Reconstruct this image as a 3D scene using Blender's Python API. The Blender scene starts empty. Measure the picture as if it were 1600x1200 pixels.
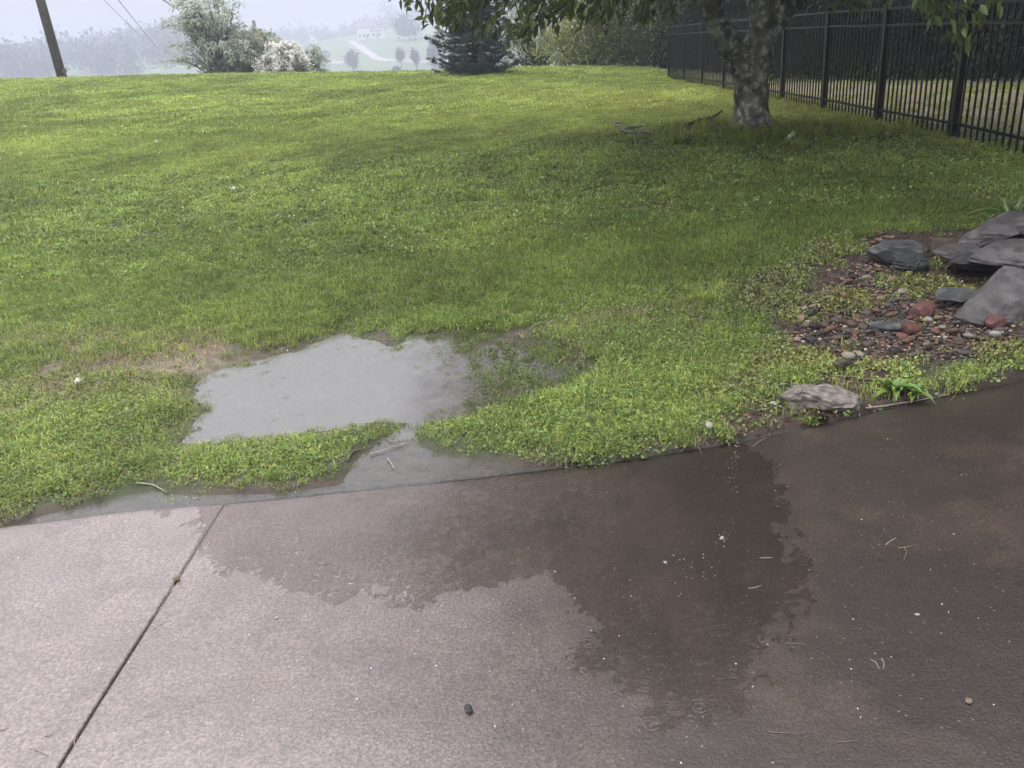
import bpy, bmesh, math, random
import numpy as np
from mathutils import Vector, Matrix, noise as mnoise

SC = bpy.context.scene
COL = SC.collection
rng = np.random.default_rng(7)
random.seed(7)

# ------------------------------------------------------------------ camera
EYE = 1.55
PITCH, ROLL, FPX = math.radians(22.0), math.radians(-5.0), 1200.0   # focal length in photo pixels (1600 wide)
cam_data = bpy.data.cameras.new('camera')
cam_data.sensor_width = 36.0
cam_data.lens = 36.0 * FPX / 1600.0
cam_data.clip_start, cam_data.clip_end = 0.05, 3000.0
cam = bpy.data.objects.new('camera', cam_data)
COL.objects.link(cam)
cam.matrix_world = Matrix.Translation((0, 0, EYE)) @ (Matrix.Rotation(math.pi / 2 - PITCH, 4, 'X') @ Matrix.Rotation(ROLL, 4, 'Z'))
SC.camera = cam

# ------------------------------------------------------------------ sky, sun, exposure
SUN_EL, SUN_ROT = math.radians(58), math.radians(-35)
world = bpy.data.worlds.new('World'); SC.world = world; world.use_nodes = True
wn, wl = world.node_tree.nodes, world.node_tree.links
wn.clear()
w_out = wn.new('ShaderNodeOutputWorld'); w_bg = wn.new('ShaderNodeBackground'); w_bg.inputs['Strength'].default_value = 0.1
w_sky = wn.new('ShaderNodeTexSky'); w_sky.sky_type = 'NISHITA'; w_sky.sun_disc = False
w_sky.sun_elevation, w_sky.sun_rotation = SUN_EL, SUN_ROT
w_sky.dust_density, w_sky.air_density = 4.0, 1.0
# a closed cloud deck over the clear sky: the usual overcast sky, brighter overhead than at the horizon
w_tc = wn.new('ShaderNodeTexCoord'); w_sep = wn.new('ShaderNodeSeparateXYZ'); wl.new(w_tc.outputs['Generated'], w_sep.inputs[0])
w_mr = wn.new('ShaderNodeMapRange'); w_mr.inputs[1].default_value = 0; w_mr.inputs[2].default_value = 1
w_mr.inputs[3].default_value = 1.0; w_mr.inputs[4].default_value = 21.5
w_pw = wn.new('ShaderNodeMath'); w_pw.operation = 'POWER'; w_pw.use_clamp = True; w_pw.inputs[1].default_value = 1.2
wl.new(w_sep.outputs['Z'], w_pw.inputs[0]); wl.new(w_pw.outputs[0], w_mr.inputs[0])
w_mul = wn.new('ShaderNodeVectorMath'); w_mul.operation = 'SCALE'; w_mul.inputs[0].default_value = (0.975, 0.975, 1.045)
wl.new(w_mr.outputs[0], w_mul.inputs['Scale'])
w_mix = wn.new('ShaderNodeMixRGB'); w_mix.inputs[0].default_value = 0.94
wl.new(w_sky.outputs[0], w_mix.inputs[1]); wl.new(w_mul.outputs[0], w_mix.inputs[2])
wl.new(w_mix.outputs[0], w_bg.inputs['Color']); wl.new(w_bg.outputs[0], w_out.inputs['Surface'])

sun_d = bpy.data.lights.new('sun', 'SUN'); sun_d.energy = 0.8; sun_d.angle = math.radians(25); sun_d.color = (1.0, 0.96, 0.9)
sun = bpy.data.objects.new('sun', sun_d); COL.objects.link(sun)
_sd = Vector((math.sin(SUN_ROT) * math.cos(SUN_EL), math.cos(SUN_ROT) * math.cos(SUN_EL), math.sin(SUN_EL)))
sun.rotation_euler = _sd.to_track_quat('Z', 'Y').to_euler()

vs = SC.view_settings
vs.view_transform = 'Standard'; vs.look = 'None'; vs.gamma = 1.0; vs.use_curve_mapping = False
vs.exposure = 1.25
SC.cycles.max_bounces = 5; SC.cycles.diffuse_bounces = 3; SC.cycles.glossy_bounces = 3
SC.cycles.transparent_max_bounces = 12; SC.cycles.volume_bounces = 2; SC.cycles.caustics_reflective = False

# ------------------------------------------------------------------ photo geometry helpers
_M = np.array((Matrix.Rotation(math.pi / 2 - PITCH, 3, 'X') @ Matrix.Rotation(ROLL, 3, 'Z')))
def ray(u, v):
    return _M @ np.array([(u - 800) / FPX, (600 - v) / FPX, -1.0])
def on_z(u, v, z=0.0):
    d = ray(u, v); t = (z - EYE) / d[2]
    return np.array([0, 0, EYE]) + d * t
def at_y(u, v, y):
    d = ray(u, v); return np.array([0, 0, EYE]) + d * (y / d[1])
def zpoly(pts):
    return np.array([on_z(u, v)[:2] for u, v in pts])

def sstep(x):
    x = np.clip(x, 0, 1); return x * x * (3 - 2 * x)
def sdist(p, poly):
    """signed distance, positive inside; p (N,2), poly (M,2)"""
    d2 = np.full(len(p), 1e9); ins = np.zeros(len(p), bool)
    m = len(poly)
    for i in range(m):
        a, b = poly[i], poly[(i + 1) % m]
        e = b - a; w = p - a
        t = np.clip((w @ e) / (e @ e + 1e-12), 0, 1)
        d = w - t[:, None] * e
        d2 = np.minimum(d2, (d * d).sum(1))
        c = ((a[1] > p[:, 1]) != (b[1] > p[:, 1]))
        xx = a[0] + (p[:, 1] - a[1]) / (b[1] - a[1] + 1e-12) * (b[0] - a[0])
        ins ^= c & (p[:, 0] < xx)
    return np.where(ins, 1, -1) * np.sqrt(d2)

def _hash(i, j, s):
    n = np.sin(i * 127.1 + j * 311.7 + s * 74.7) * 43758.5453
    return n - np.floor(n)
def vnoise(x, y, s=0.0):
    i, j = np.floor(x), np.floor(y); fx, fy = sstep(x - i), sstep(y - j)
    return (_hash(i, j, s) * (1 - fx) + _hash(i + 1, j, s) * fx) * (1 - fy) + (_hash(i, j + 1, s) * (1 - fx) + _hash(i + 1, j + 1, s) * fx) * fy
def fbm(x, y, s=0.0, o=4):
    r = 0; a = .5
    for k in range(o):
        r = r + a * vnoise(x * 2 ** k, y * 2 ** k, s + k); a *= .5
    return r

# outlines seen in the photograph, laid onto the ground plane
POOL = zpoly([(296, 606), (345, 578), (430, 560), (480, 541), (540, 521), (590, 533), (622, 546), (640, 528), (675, 540), (700, 562), (712, 590), (745, 622),
              (705, 650), (640, 662), (560, 666), (470, 676), (390, 684), (330, 690), (270, 700), (300, 660), (330, 640)])
SHALLOW = zpoly([(640, 520), (760, 520), (900, 545), (945, 580), (900, 610), (800, 640), (740, 660), (640, 668), (700, 600)])
STRIP = zpoly([(535, 750), (556, 715), (590, 690), (640, 668), (668, 700), (720, 712), (790, 722), (830, 735), (760, 752), (600, 775)])
LEFTSTRIP = zpoly([(-60, 860), (60, 806), (150, 786), (235, 762), (275, 772), (350, 772), (420, 772), (540, 757), (545, 790), (200, 830)])
DRIVEPOOL = zpoly([(240, 770), (300, 800), (360, 868), (450, 880), (530, 887), (600, 928), (680, 940), (760, 925), (850, 905), (900, 960), (950, 1020), (1050, 1072),
                   (1120, 1065), (1180, 1010), (1250, 920), (1230, 840), (1170, 760), (1120, 690), (1000, 690), (760, 700), (540, 730), (400, 740)])
BED = zpoly([(1205, 520), (1270, 472), (1345, 430), (1385, 414), (1480, 412), (1600, 416), (1700, 440), (1650, 570), (1560, 585), (1480, 585), (1400, 596), (1330, 590), (1245, 565)])
SOIL = zpoly([(1010, 700), (1130, 660), (1210, 625), (1290, 585), (1400, 590), (1440, 600), (1360, 640), (1250, 668), (1150, 692)])
# back edge of the concrete
EDGE = zpoly([(-500, 905), (-200, 858), (0, 826), (200, 797), (335, 786), (540, 765), (760, 742), (940, 722), (1150, 690), (1330, 655), (1450, 628), (1600, 598), (1800, 562), (2200, 500)])
EDGE[0, 0] = -9.0; EDGE[-1, 0] = 12.0
def edge_y(x):
    return np.interp(x, EDGE[:, 0], EDGE[:, 1])

# ------------------------------------------------------------------ terrain height
TREE_XY = at_y(1175, 203, 9.5)
ctrl = [(-9, 2.5, .25), (-5, 2.5, .06), (-2.2, 2.9, .02), (0, 2.95, .02), (1, 3.0, .02), (2.4, 3.35, .05), (5, 3.5, .15), (9, 4, .3), (0, 0, .0), (-5, -2, .05), (6, -2, .1),
        (-3.2, 4.4, .10), (-1.2, 4.9, .06), (.6, 4.6, .06), (2.2, 4.2, .13), (3.2, 4.6, .2), (5.1, 6.98, .36), (5.1, 8.75, .44), (5.1, 10.5, .53), (5.1, 12.3, .62), (5.1, 14.1, .68), (5.1, 17.6, .81), (5.1, 20.3, .9), (5.1, 22.9, .98),
        (9, 8, .5), (9, 14, .62), (10, 21, .7), (16, 12, .7), (16, 25, .8), (22, 20, .9),
        (TREE_XY[0], TREE_XY[1], TREE_XY[2])]
for u, v, y in [(-150, 132, 25), (0, 127, 26), (150, 123, 27), (300, 120, 27), (500, 118, 26.5), (620, 116, 26), (745, 113, 25.5), (900, 109, 25.5), (1000, 109, 26)]:
    p = at_y(u, v, y); ctrl.append(tuple(p)); ctrl.append((p[0], p[1] + 9, p[2] - .25)); ctrl.append((p[0] * 1.4, p[1] + 22, p[2] - 2.2))
ctrl = np.array(ctrl)
def _tps(r2):
    return 0.5 * r2 * np.log(r2 + 1e-9)
_n = len(ctrl); _A = np.zeros((_n + 3, _n + 3))
_d2 = ((ctrl[:, None, :2] - ctrl[None, :, :2]) ** 2).sum(2)
_A[:_n, :_n] = _tps(_d2) + np.eye(_n) * 1.5
_A[:_n, _n:] = np.c_[np.ones(_n), ctrl[:, :2]]; _A[_n:, :_n] = _A[:_n, _n:].T
_W = np.linalg.solve(_A, np.r_[ctrl[:, 2], 0, 0, 0])
def base_h(x, y):
    r = _W[_n] + _W[_n + 1] * x + _W[_n + 2] * y
    for k in range(_n):
        r = r + _W[k] * _tps((x - ctrl[k, 0]) ** 2 + (y - ctrl[k, 1]) ** 2)
    return r
# far country: azimuth -> photo column of the horizon
_az, _uu = [], []
for u in range(-700, 2300, 50):
    d = ray(u, 184 - .0875 * u); _az.append(math.atan2(d[0], d[1])); _uu.append(u)
RIDGE = 640.0
def far_h(x, y):
    d = np.hypot(x, y); az = np.arctan2(x, y); u = np.interp(az, _az, _uu)
    ridge = np.interp(u, [-600, 0, 200, 300, 420, 500, 560, 640, 760, 900, 1200, 2000], [62, 64, 68, 76, 62, 66, 72, 78, 76, 70, 60, 50]) * RIDGE / 1395 + 1.55
    ridge = ridge + 3 * (fbm(x / 120, y / 120, 5) - .5)
    t = sstep((d - 75) / (RIDGE - 75))
    return -5.0 + (ridge + 5.0) * t + np.clip(d - RIDGE, 0, 1e4) * -.03 + 1.6 * (fbm(x / 80, y / 80, 9) - .5) * 2.0 * sstep((d - 60) / 60)
def H(x, y):
    x = np.asarray(x, float); y = np.asarray(y, float); sh = x.shape
    x, y = x.ravel(), y.ravel(); p = np.c_[x, y]
    d = np.hypot(x, y)
    b = np.where(d < 90, base_h(np.clip(x, -40, 40), np.clip(y, -10, 50)), 0)
    b = b + .05 * (fbm(x * .9, y * .9, 2) - .47) * sstep((y - 4.5) / 2)
    near = d < 14
    if near.any():
        q = p[near]; z = b[near]
        din = sdist(q, POOL)
        zn = np.where(din > 0, -.045 * sstep(din / .3), .03 * sstep(-din / .3))
        zn = zn + .012 * (fbm(q[:, 0] * 6, q[:, 1] * 6, 4) - .47)
        w = sstep(-din / .9); z = zn * (1 - w) + z * w
        ds = sdist(q, SHALLOW); w = sstep((ds + .08) / .2)
        z = z * (1 - w) + w * np.minimum(z, -.003 + .03 * (fbm(q[:, 0] * 5, q[:, 1] * 5, 8) - .5))
        for pol in (STRIP, LEFTSTRIP):
            ds = sdist(q, pol); w = sstep((ds + .05) / .1); z = z * (1 - w) + w * (-.012)
        z = z + .03 * (fbm(q[:, 0] * 3, q[:, 1] * 3, 6) - .47) * sstep((sdist(q, BED) + .1) / .3)
        # the soil drops away under the slab
        under = sstep((edge_y(q[:, 0]) + .015 - q[:, 1]) / .03)
        z = z * (1 - under) + under * (-.16)
        b[near] = z
    w = sstep((d - 42) / 40)
    r = b * (1 - w) + far_h(x, y) * w
    return r.reshape(sh)
def h1(x, y):
    return float(H(np.array([x]), np.array([y]))[0])
def G(u, v, far=60.0):
    """where the view ray through photo pixel (u, v) meets the ground"""
    d = ray(u, v); d = d / np.linalg.norm(d)
    t = np.geomspace(1.2, far, 900)
    p = np.array([0, 0, EYE])[None] + t[:, None] * d[None]
    g = p[:, 2] - H(p[:, 0], p[:, 1])
    k = np.argmax(g < 0) if (g < 0).any() else len(t) - 1
    if k == 0: return p[0]
    a, b = t[k - 1], t[k]; ga, gb = g[k - 1], g[k]
    s = a + (b - a) * (ga / (ga - gb + 1e-9)); q = np.array([0, 0, EYE]) + s * d
    q[2] = h1(q[0], q[1]); return q
def px(q):
    """metres per photo pixel at point q"""
    return float(np.linalg.norm(np.asarray(q) - np.array([0, 0, EYE]))) / FPX * .97

# ------------------------------------------------------------------ mesh helpers
def make_mesh(name, verts, faces, mat=None, col=None, smooth=False, attrs=None):
    me = bpy.data.meshes.new(name)
    verts = np.asarray(verts, np.float32)
    if not isinstance(faces, (list, tuple)): faces = [faces]
    faces = [np.asarray(f, np.int32) for f in faces if len(f)]
    me.vertices.add(len(verts)); me.vertices.foreach_set('co', verts.ravel())
    loops = np.concatenate([f.ravel() for f in faces])
    tot = np.concatenate([np.full(len(f), f.shape[1], np.int32) for f in faces])
    start = np.r_[0, np.cumsum(tot)[:-1]].astype(np.int32)
    me.loops.add(len(loops)); me.loops.foreach_set('vertex_index', loops)
    me.polygons.add(len(tot)); me.polygons.foreach_set('loop_start', start)
    me.update(calc_edges=True)
    me.polygons.foreach_set('use_smooth', np.full(len(tot), bool(smooth)))
    if col is not None:
        a = me.attributes.new('Col', 'FLOAT_COLOR', 'POINT')
        c = np.ones((len(verts), 4), np.float32); c[:, :3] = col
        a.data.foreach_set('color', c.ravel())
    for k, arr in (attrs or {}).items():
        a = me.attributes.new(k, 'FLOAT', 'POINT'); a.data.foreach_set('value', np.asarray(arr, np.float32))
    if mat is not None: me.materials.append(mat)
    return me
def obj(name, me, parent=None, loc=None, rot=None):
    o = bpy.data.objects.new(name, me); COL.objects.link(o)
    if parent is not None: o.parent = parent
    if loc is not None: o.location = [float(c) for c in loc]
    if rot is not None: o.rotation_euler = rot
    return o
def tag(o, label=None, cat=None, group=None, kind=None):
    if label: o['label'] = label
    if cat: o['category'] = cat
    if group: o['group'] = group
    if kind: o['kind'] = kind
    return o
def empty(name, loc, rz=0.0):
    o = bpy.data.objects.new(name, None); COL.objects.link(o); o.location = [float(c) for c in loc]; o.rotation_euler = (0, 0, rz)
    o.empty_display_size = .1; return o
class MB:
    """collects pieces of one mesh"""
    def __init__(s): s.v, s.f3, s.f4, s.c, s.n = [], [], [], [], 0
    def add(s, v, f3=None, f4=None, col=None):
        v = np.asarray(v, float); s.v.append(v)
        if f3 is not None and len(f3): s.f3.append(np.asarray(f3) + s.n)
        if f4 is not None and len(f4): s.f4.append(np.asarray(f4) + s.n)
        c = np.ones((len(v), 3)) if col is None else np.broadcast_to(np.asarray(col, float), (len(v), 3))
        s.c.append(c); s.n += len(v)
    def mesh(s, name, mat, smooth=False):
        fs = []
        if s.f3: fs.append(np.concatenate(s.f3))
        if s.f4: fs.append(np.concatenate(s.f4))
        return make_mesh(name, np.concatenate(s.v), fs, mat, np.concatenate(s.c), smooth)
    def box(s, c, d, rz=0.0, col=None):
        c = np.asarray(c, float); d = np.asarray(d, float) / 2
        v = np.array([[x, y, z] for z in (-1, 1) for y in (-1, 1) for x in (-1, 1)]) * d
        k, q = math.cos(rz), math.sin(rz)
        v = np.c_[v[:, 0] * k - v[:, 1] * q, v[:, 0] * q + v[:, 1] * k, v[:, 2]] + c
        s.add(v, None, [(0, 2, 3, 1), (4, 5, 7, 6), (0, 1, 5, 4), (2, 6, 7, 3), (0, 4, 6, 2), (1, 3, 7, 5)], col)
    def tube(s, pts, rad, sides=8, col=None, rough=0.0, seed=0, cap=True):
        pts = np.asarray(pts, float); rad = np.broadcast_to(np.asarray(rad, float), (len(pts),))
        tan = np.gradient(pts, axis=0); tan /= np.linalg.norm(tan, axis=1)[:, None] + 1e-9
        ref = np.array([0, 0, 1.]) if abs(tan[0, 2]) < .9 else np.array([1., 0, 0])
        a = np.cross(tan, ref); a /= np.linalg.norm(a, axis=1)[:, None] + 1e-9; b = np.cross(tan, a)
        th = np.arange(sides) / sides * 2 * math.pi
        r = rad[:, None] * np.ones(sides)
        if rough:
            rr = np.random.default_rng(seed)
            ph = rr.random(3) * 6
            zz = np.arange(len(pts))[:, None]
            r = r * (1 + rough * (np.sin(th * 3 + ph[0] + zz * .35) * .5 + np.sin(th * 2 + ph[1] - zz * .5) * .5 + (rr.random(r.shape) - .5) * .7))
        v = pts[:, None] + r[..., None] * (np.cos(th)[None, :, None] * a[:, None] + np.sin(th)[None, :, None] * b[:, None])
        n = len(pts); v = v.reshape(-1, 3); f = []
        i = np.arange(n - 1)[:, None] * sides; j = np.arange(sides)[None]; j2 = (j + 1) % sides
        f4 = np.stack([i + j, i + j2, i + sides + j2, i + sides + j], -1).reshape(-1, 4)
        f3 = None
        if cap:
            v = np.r_[v, pts[-1:], pts[:1]]; e = n * sides
            t = np.arange(sides)
            f3 = np.r_[np.c_[(n - 1) * sides + t, (n - 1) * sides + (t + 1) % sides, np.full(sides, e)], np.c_[(t + 1) % sides, t, np.full(sides, e + 1)]]
        s.add(v, f3, f4, col)
def unit(v):
    return v / (np.linalg.norm(v, axis=-1, keepdims=True) + 1e-9)
def leaves(mb, pos, dirs, length, width, col, fold=.25, shape='leaf', droop=0.0, up=None, g=None):
    """many small folded leaves: pos, dirs (N,3); length, width (N)"""
    g = g or rng
    n = len(pos); dirs = unit(np.asarray(dirs, float))
    up = g.normal(size=(n, 3)) * .7 + np.array([0, 0, 1]) if up is None else up
    side = unit(np.cross(dirs, up)); nor = np.cross(side, dirs)
    L = np.broadcast_to(length, (n,))[:, None]; W = np.broadcast_to(width, (n,))[:, None]
    tipd = np.array([0, 0, -1.]) * droop * L
    if shape == 'leaf':      # eight points, two folded halves
        base = pos; m1 = pos + dirs * L * .35; l1 = m1 + side * W * .5 + nor * W * fold; r1 = m1 - side * W * .5 + nor * W * fold
        m2 = pos + dirs * L * .7 + tipd * .35; l2 = m2 + side * W * .36 + nor * W * fold * .7; r2 = m2 - side * W * .36 + nor * W * fold * .7
        tip = pos + dirs * L + tipd
        v = np.stack([base, l1, l2, tip, r2, r1], 1).reshape(-1, 3)
        k = np.arange(n)[:, None] * 6
        f4 = np.r_[k + np.array([[0, 3, 2, 1]]), k + np.array([[0, 5, 4, 3]])]
        c = np.repeat(col, 6, 0); mb.add(v, None, f4, c)
    else:                    # four points
        l1 = pos + dirs * L * .5 + side * W * .5 + nor * W * fold; r1 = pos + dirs * L * .5 - side * W * .5 + nor * W * fold
        tip = pos + dirs * L + tipd
        v = np.stack([pos, l1, tip, r1], 1).reshape(-1, 3)
        k = np.arange(n)[:, None] * 4
        mb.add(v, np.r_[k + np.array([[0, 2, 1]]), k + np.array([[0, 3, 2]])], None, np.repeat(col, 4, 0))
def tint(n, spread=.25, hue=.12, g=None):
    g = g or rng
    b = 1 + spread * (g.random((n, 1)) * 2 - 1)
    h = hue * (g.random((n, 1)) * 2 - 1)
    return b * np.c_[1 + h, np.ones(n), 1 - h * .6]

# ------------------------------------------------------------------ materials
def new_mat(name):
    m = bpy.data.materials.new(name); m.use_nodes = True; nt = m.node_tree; nt.nodes.clear()
    out = nt.nodes.new('ShaderNodeOutputMaterial'); return m, nt, out
class NT:
    def __init__(s, nt): s.nt = nt
    def n(s, t, **kw):
        x = s.nt.nodes.new(t)
        for k, v in kw.items():
            if k.startswith('i_'):
                key = k[2:]; key = int(key) if key.isdigit() else key.replace('_', ' ')
                if hasattr(v, 'is_output'): s.nt.links.new(v, x.inputs[key])
                else: x.inputs[key].default_value = v
            else: setattr(x, k, v)
        return x
    def link(s, a, b): s.nt.links.new(a, b)
    def pos(s): return s.n('ShaderNodeNewGeometry').outputs['Position']
    def objco(s): return s.n('ShaderNodeTexCoord').outputs['Object']
    def noise(s, co, scale, detail=4, rough=.55): return s.n('ShaderNodeTexNoise', i_Vector=co, i_Scale=scale, i_Detail=detail, i_Roughness=rough).outputs[0]
    def ramp(s, f, stops, interp='LINEAR'):
        r = s.n('ShaderNodeValToRGB', i_Fac=f); e = r.color_ramp.elements; r.color_ramp.interpolation = interp
        while len(e) < len(stops): e.new(.5)
        for x, (p, c) in zip(e, stops): x.position = p; x.color = (*c, 1) if len(c) == 3 else c
        return r.outputs[0]
    def mix(s, f, a, b, mode='MIX'):
        x = s.n('ShaderNodeMixRGB', blend_type=mode)
        for k, v in zip((0, 1, 2), (f, a, b)):
            if hasattr(v, 'is_output'): s.link(v, x.inputs[k])
            else: x.inputs[k].default_value = (*v, 1) if isinstance(v, tuple) and len(v) == 3 else v
        return x.outputs[0]
    def math(s, op, a, b=0.0, c=0.0, clamp=False):
        x = s.n('ShaderNodeMath', operation=op, use_clamp=clamp)
        for k, v in zip((0, 1, 2), (a, b, c)):
            if hasattr(v, 'is_output'): s.link(v, x.inputs[k])
            else: x.inputs[k].default_value = v
        return x.outputs[0]
    def bump(s, h, strength, dist): return s.n('ShaderNodeBump', i_Height=h, i_Strength=strength, i_Distance=dist).outputs[0]
    def bsdf(s, **kw): return s.n('ShaderNodeBsdfPrincipled', **kw)

def foliage_mat(name, color, trans=.3, rough=.42, use_inst=False, spec=.5):
    m, nt, out = new_mat(name); t = NT(nt)
    a = t.n('ShaderNodeAttribute', attribute_name='Col').outputs['Color']
    c = t.mix(1.0, (*color, 1), a, 'MULTIPLY')
    if use_inst:
        i = t.n('ShaderNodeAttribute', attribute_name='tint', attribute_type='INSTANCER').outputs['Color']
        c = t.mix(1.0, c, i, 'MULTIPLY')
    b = t.bsdf(i_Base_Color=c, i_Roughness=rough); b.inputs['Specular IOR Level'].default_value = spec
    tr = t.n('ShaderNodeBsdfTranslucent', i_Color=c)
    x = t.n('ShaderNodeMixShader', i_0=trans, i_1=b.outputs[0], i_2=tr.outputs[0])
    t.link(x.outputs[0], out.inputs['Surface']); return m
def plain_mat(name, color, rough=.6, var=.25, scale=8.0, bump=.0, bscale=30.0, metal=0.0, attr=False, second=None, coat=0.0, obj_co=True):
    m, nt, out = new_mat(name); t = NT(nt)
    co = t.objco() if obj_co else t.pos()
    n = t.noise(co, scale, 5)
    c2 = second or tuple(x * (1 - var) for x in color)
    c = t.ramp(n, [(.35, c2), (.65, color)])
    if attr: c = t.mix(1.0, c, t.n('ShaderNodeAttribute', attribute_name='Col').outputs['Color'], 'MULTIPLY')
    b = t.bsdf(i_Base_Color=c, i_Roughness=rough, i_Metallic=metal)
    if coat: b.inputs['Coat Weight'].default_value = coat; b.inputs['Coat Roughness'].default_value = .12; b.inputs['Coat IOR'].default_value = 1.33
    if bump: t.link(t.bump(t.noise(co, bscale, 6, .65), bump, .02), b.inputs['Normal'])
    t.link(b.outputs[0], out.inputs['Surface']); return m

def ground_material():
    m, nt, out = new_mat('lawn_soil'); t = NT(nt); p = t.pos()
    soil = t.ramp(t.noise(p, 14, 6), [(.3, (.025, .017, .012)), (.7, (.08, .055, .038))])
    turf = t.ramp(t.noise(p, 5, 6), [(.3, (.024, .034, .010)), (.7, (.05, .065, .018))])
    straw = t.ramp(t.noise(p, 20, 5), [(.3, (.11, .09, .06)), (.7, (.25, .215, .145))])
    pasture = t.ramp(t.noise(p, .06, 6), [(.35, (.05, .085, .025)), (.6, (.09, .13, .04)), (.72, (.17, .16, .07))])
    sp = t.n('ShaderNodeAttribute', attribute_name='soil').outputs['Fac']
    fa = t.n('ShaderNodeAttribute', attribute_name='far').outputs['Fac']
    st = t.n('ShaderNodeAttribute', attribute_name='straw').outputs['Fac']
    c = t.mix(sp, turf, soil); c = t.mix(st, c, straw); c = t.mix(fa, c, pasture)
    b = t.bsdf(i_Base_Color=c, i_Roughness=.7)
    t.link(t.bump(t.noise(p, 40, 6, .7), .6, .02), b.inputs['Normal'])
    t.link(b.outputs[0], out.inputs['Surface']); return m

def concrete_material():
    m, nt, out = new_mat('wet_concrete'); t = NT(nt); p = t.pos()
    big = t.noise(p, .9, 5, .6); mid = t.noise(p, 4.5, 6, .65)
    fine = t.noise(p, 105, 4, .8)
    base = t.ramp(big, [(.3, (.064, .049, .041)), (.5, (.092, .072, .064)), (.7, (.12, .098, .09))])
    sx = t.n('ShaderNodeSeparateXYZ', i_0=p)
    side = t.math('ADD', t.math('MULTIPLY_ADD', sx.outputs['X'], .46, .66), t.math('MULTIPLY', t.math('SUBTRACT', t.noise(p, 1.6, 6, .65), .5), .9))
    stain_shade = t.n('ShaderNodeMapRange', i_0=side, interpolation_type='SMOOTHSTEP').outputs[0]  # pale left to dark right: light and shade painted into the concrete, partly brown staining
    base = t.mix(stain_shade, t.ramp(big, [(.3, (.115, .083, .075)), (.5, (.145, .107, .098)), (.7, (.175, .133, .123))]), t.ramp(big, [(.3, (.013, .0075, .0042)), (.5, (.019, .0115, .0066)), (.7, (.028, .0185, .012))]))
    warm = t.ramp(t.noise(p, 2.1, 6, .6), [(.52, (0, 0, 0)), (.68, (1, 1, 1))])
    base = t.mix(t.math('MULTIPLY', warm, .35), base, t.mix(.5, base, (.16, .10, .06)))
    base = t.mix(t.ramp(mid, [(.40, (.4, .4, .4)), (.54, (0, 0, 0))]), base, t.mix(1.0, base, (.55, .52, .5), 'MULTIPLY'))
    grain = t.ramp(fine, [(.34, (.30, .29, .28)), (.5, (1, 1, 1)), (.66, (2.1, 2.05, 1.98))])
    base = t.mix(.9, base, grain, 'MULTIPLY')
    vor = t.n('ShaderNodeTexVoronoi', i_Vector=p, i_Scale=62.0)
    agg = t.ramp(vor.outputs['Distance'], [(.10, (1, 1, 1)), (.22, (0, 0, 0))])
    sel = t.ramp(vor.outputs['Color'], [(.72, (0, 0, 0)), (.85, (1, 1, 1))])
    base = t.mix(t.mix(1.0, agg, sel, 'MULTIPLY'), base, t.mix(.45, base, (.34, .29, .25)))
    vor2 = t.n('ShaderNodeTexVoronoi', i_Vector=p, i_Scale=38.0)
    sp = t.ramp(vor2.outputs['Distance'], [(.05, (1, 1, 1)), (.09, (0, 0, 0))])
    base = t.mix(t.mix(1.0, sp, t.ramp(vor2.outputs['Color'], [(.9, (0, 0, 0)), (.93, (1, 1, 1))]), 'MULTIPLY'), base, (.4, .36, .32))
    b = t.bsdf(i_Base_Color=base, i_Roughness=.55)
    b.inputs['Coat Weight'].default_value = 1.0; b.inputs['Coat IOR'].default_value = 1.45
    cr = t.ramp(t.noise(p, 2.6, 5), [(.35, (.07, .07, .07)), (.65, (.17, .17, .17))]); t.link(cr, b.inputs['Coat Roughness'])
    hgt = t.math('ADD', t.math('MULTIPLY', fine, 1.0), t.math('MULTIPLY', t.noise(p, 110, 4, .6), .8))
    nb = t.bump(hgt, .5, .006)
    t.link(nb, b.inputs['Normal']); t.link(t.bump(t.noise(p, 105, 4, .75), .24, .005), b.inputs['Coat Normal'])
    t.link(b.outputs[0], out.inputs['Surface']); return m

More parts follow.
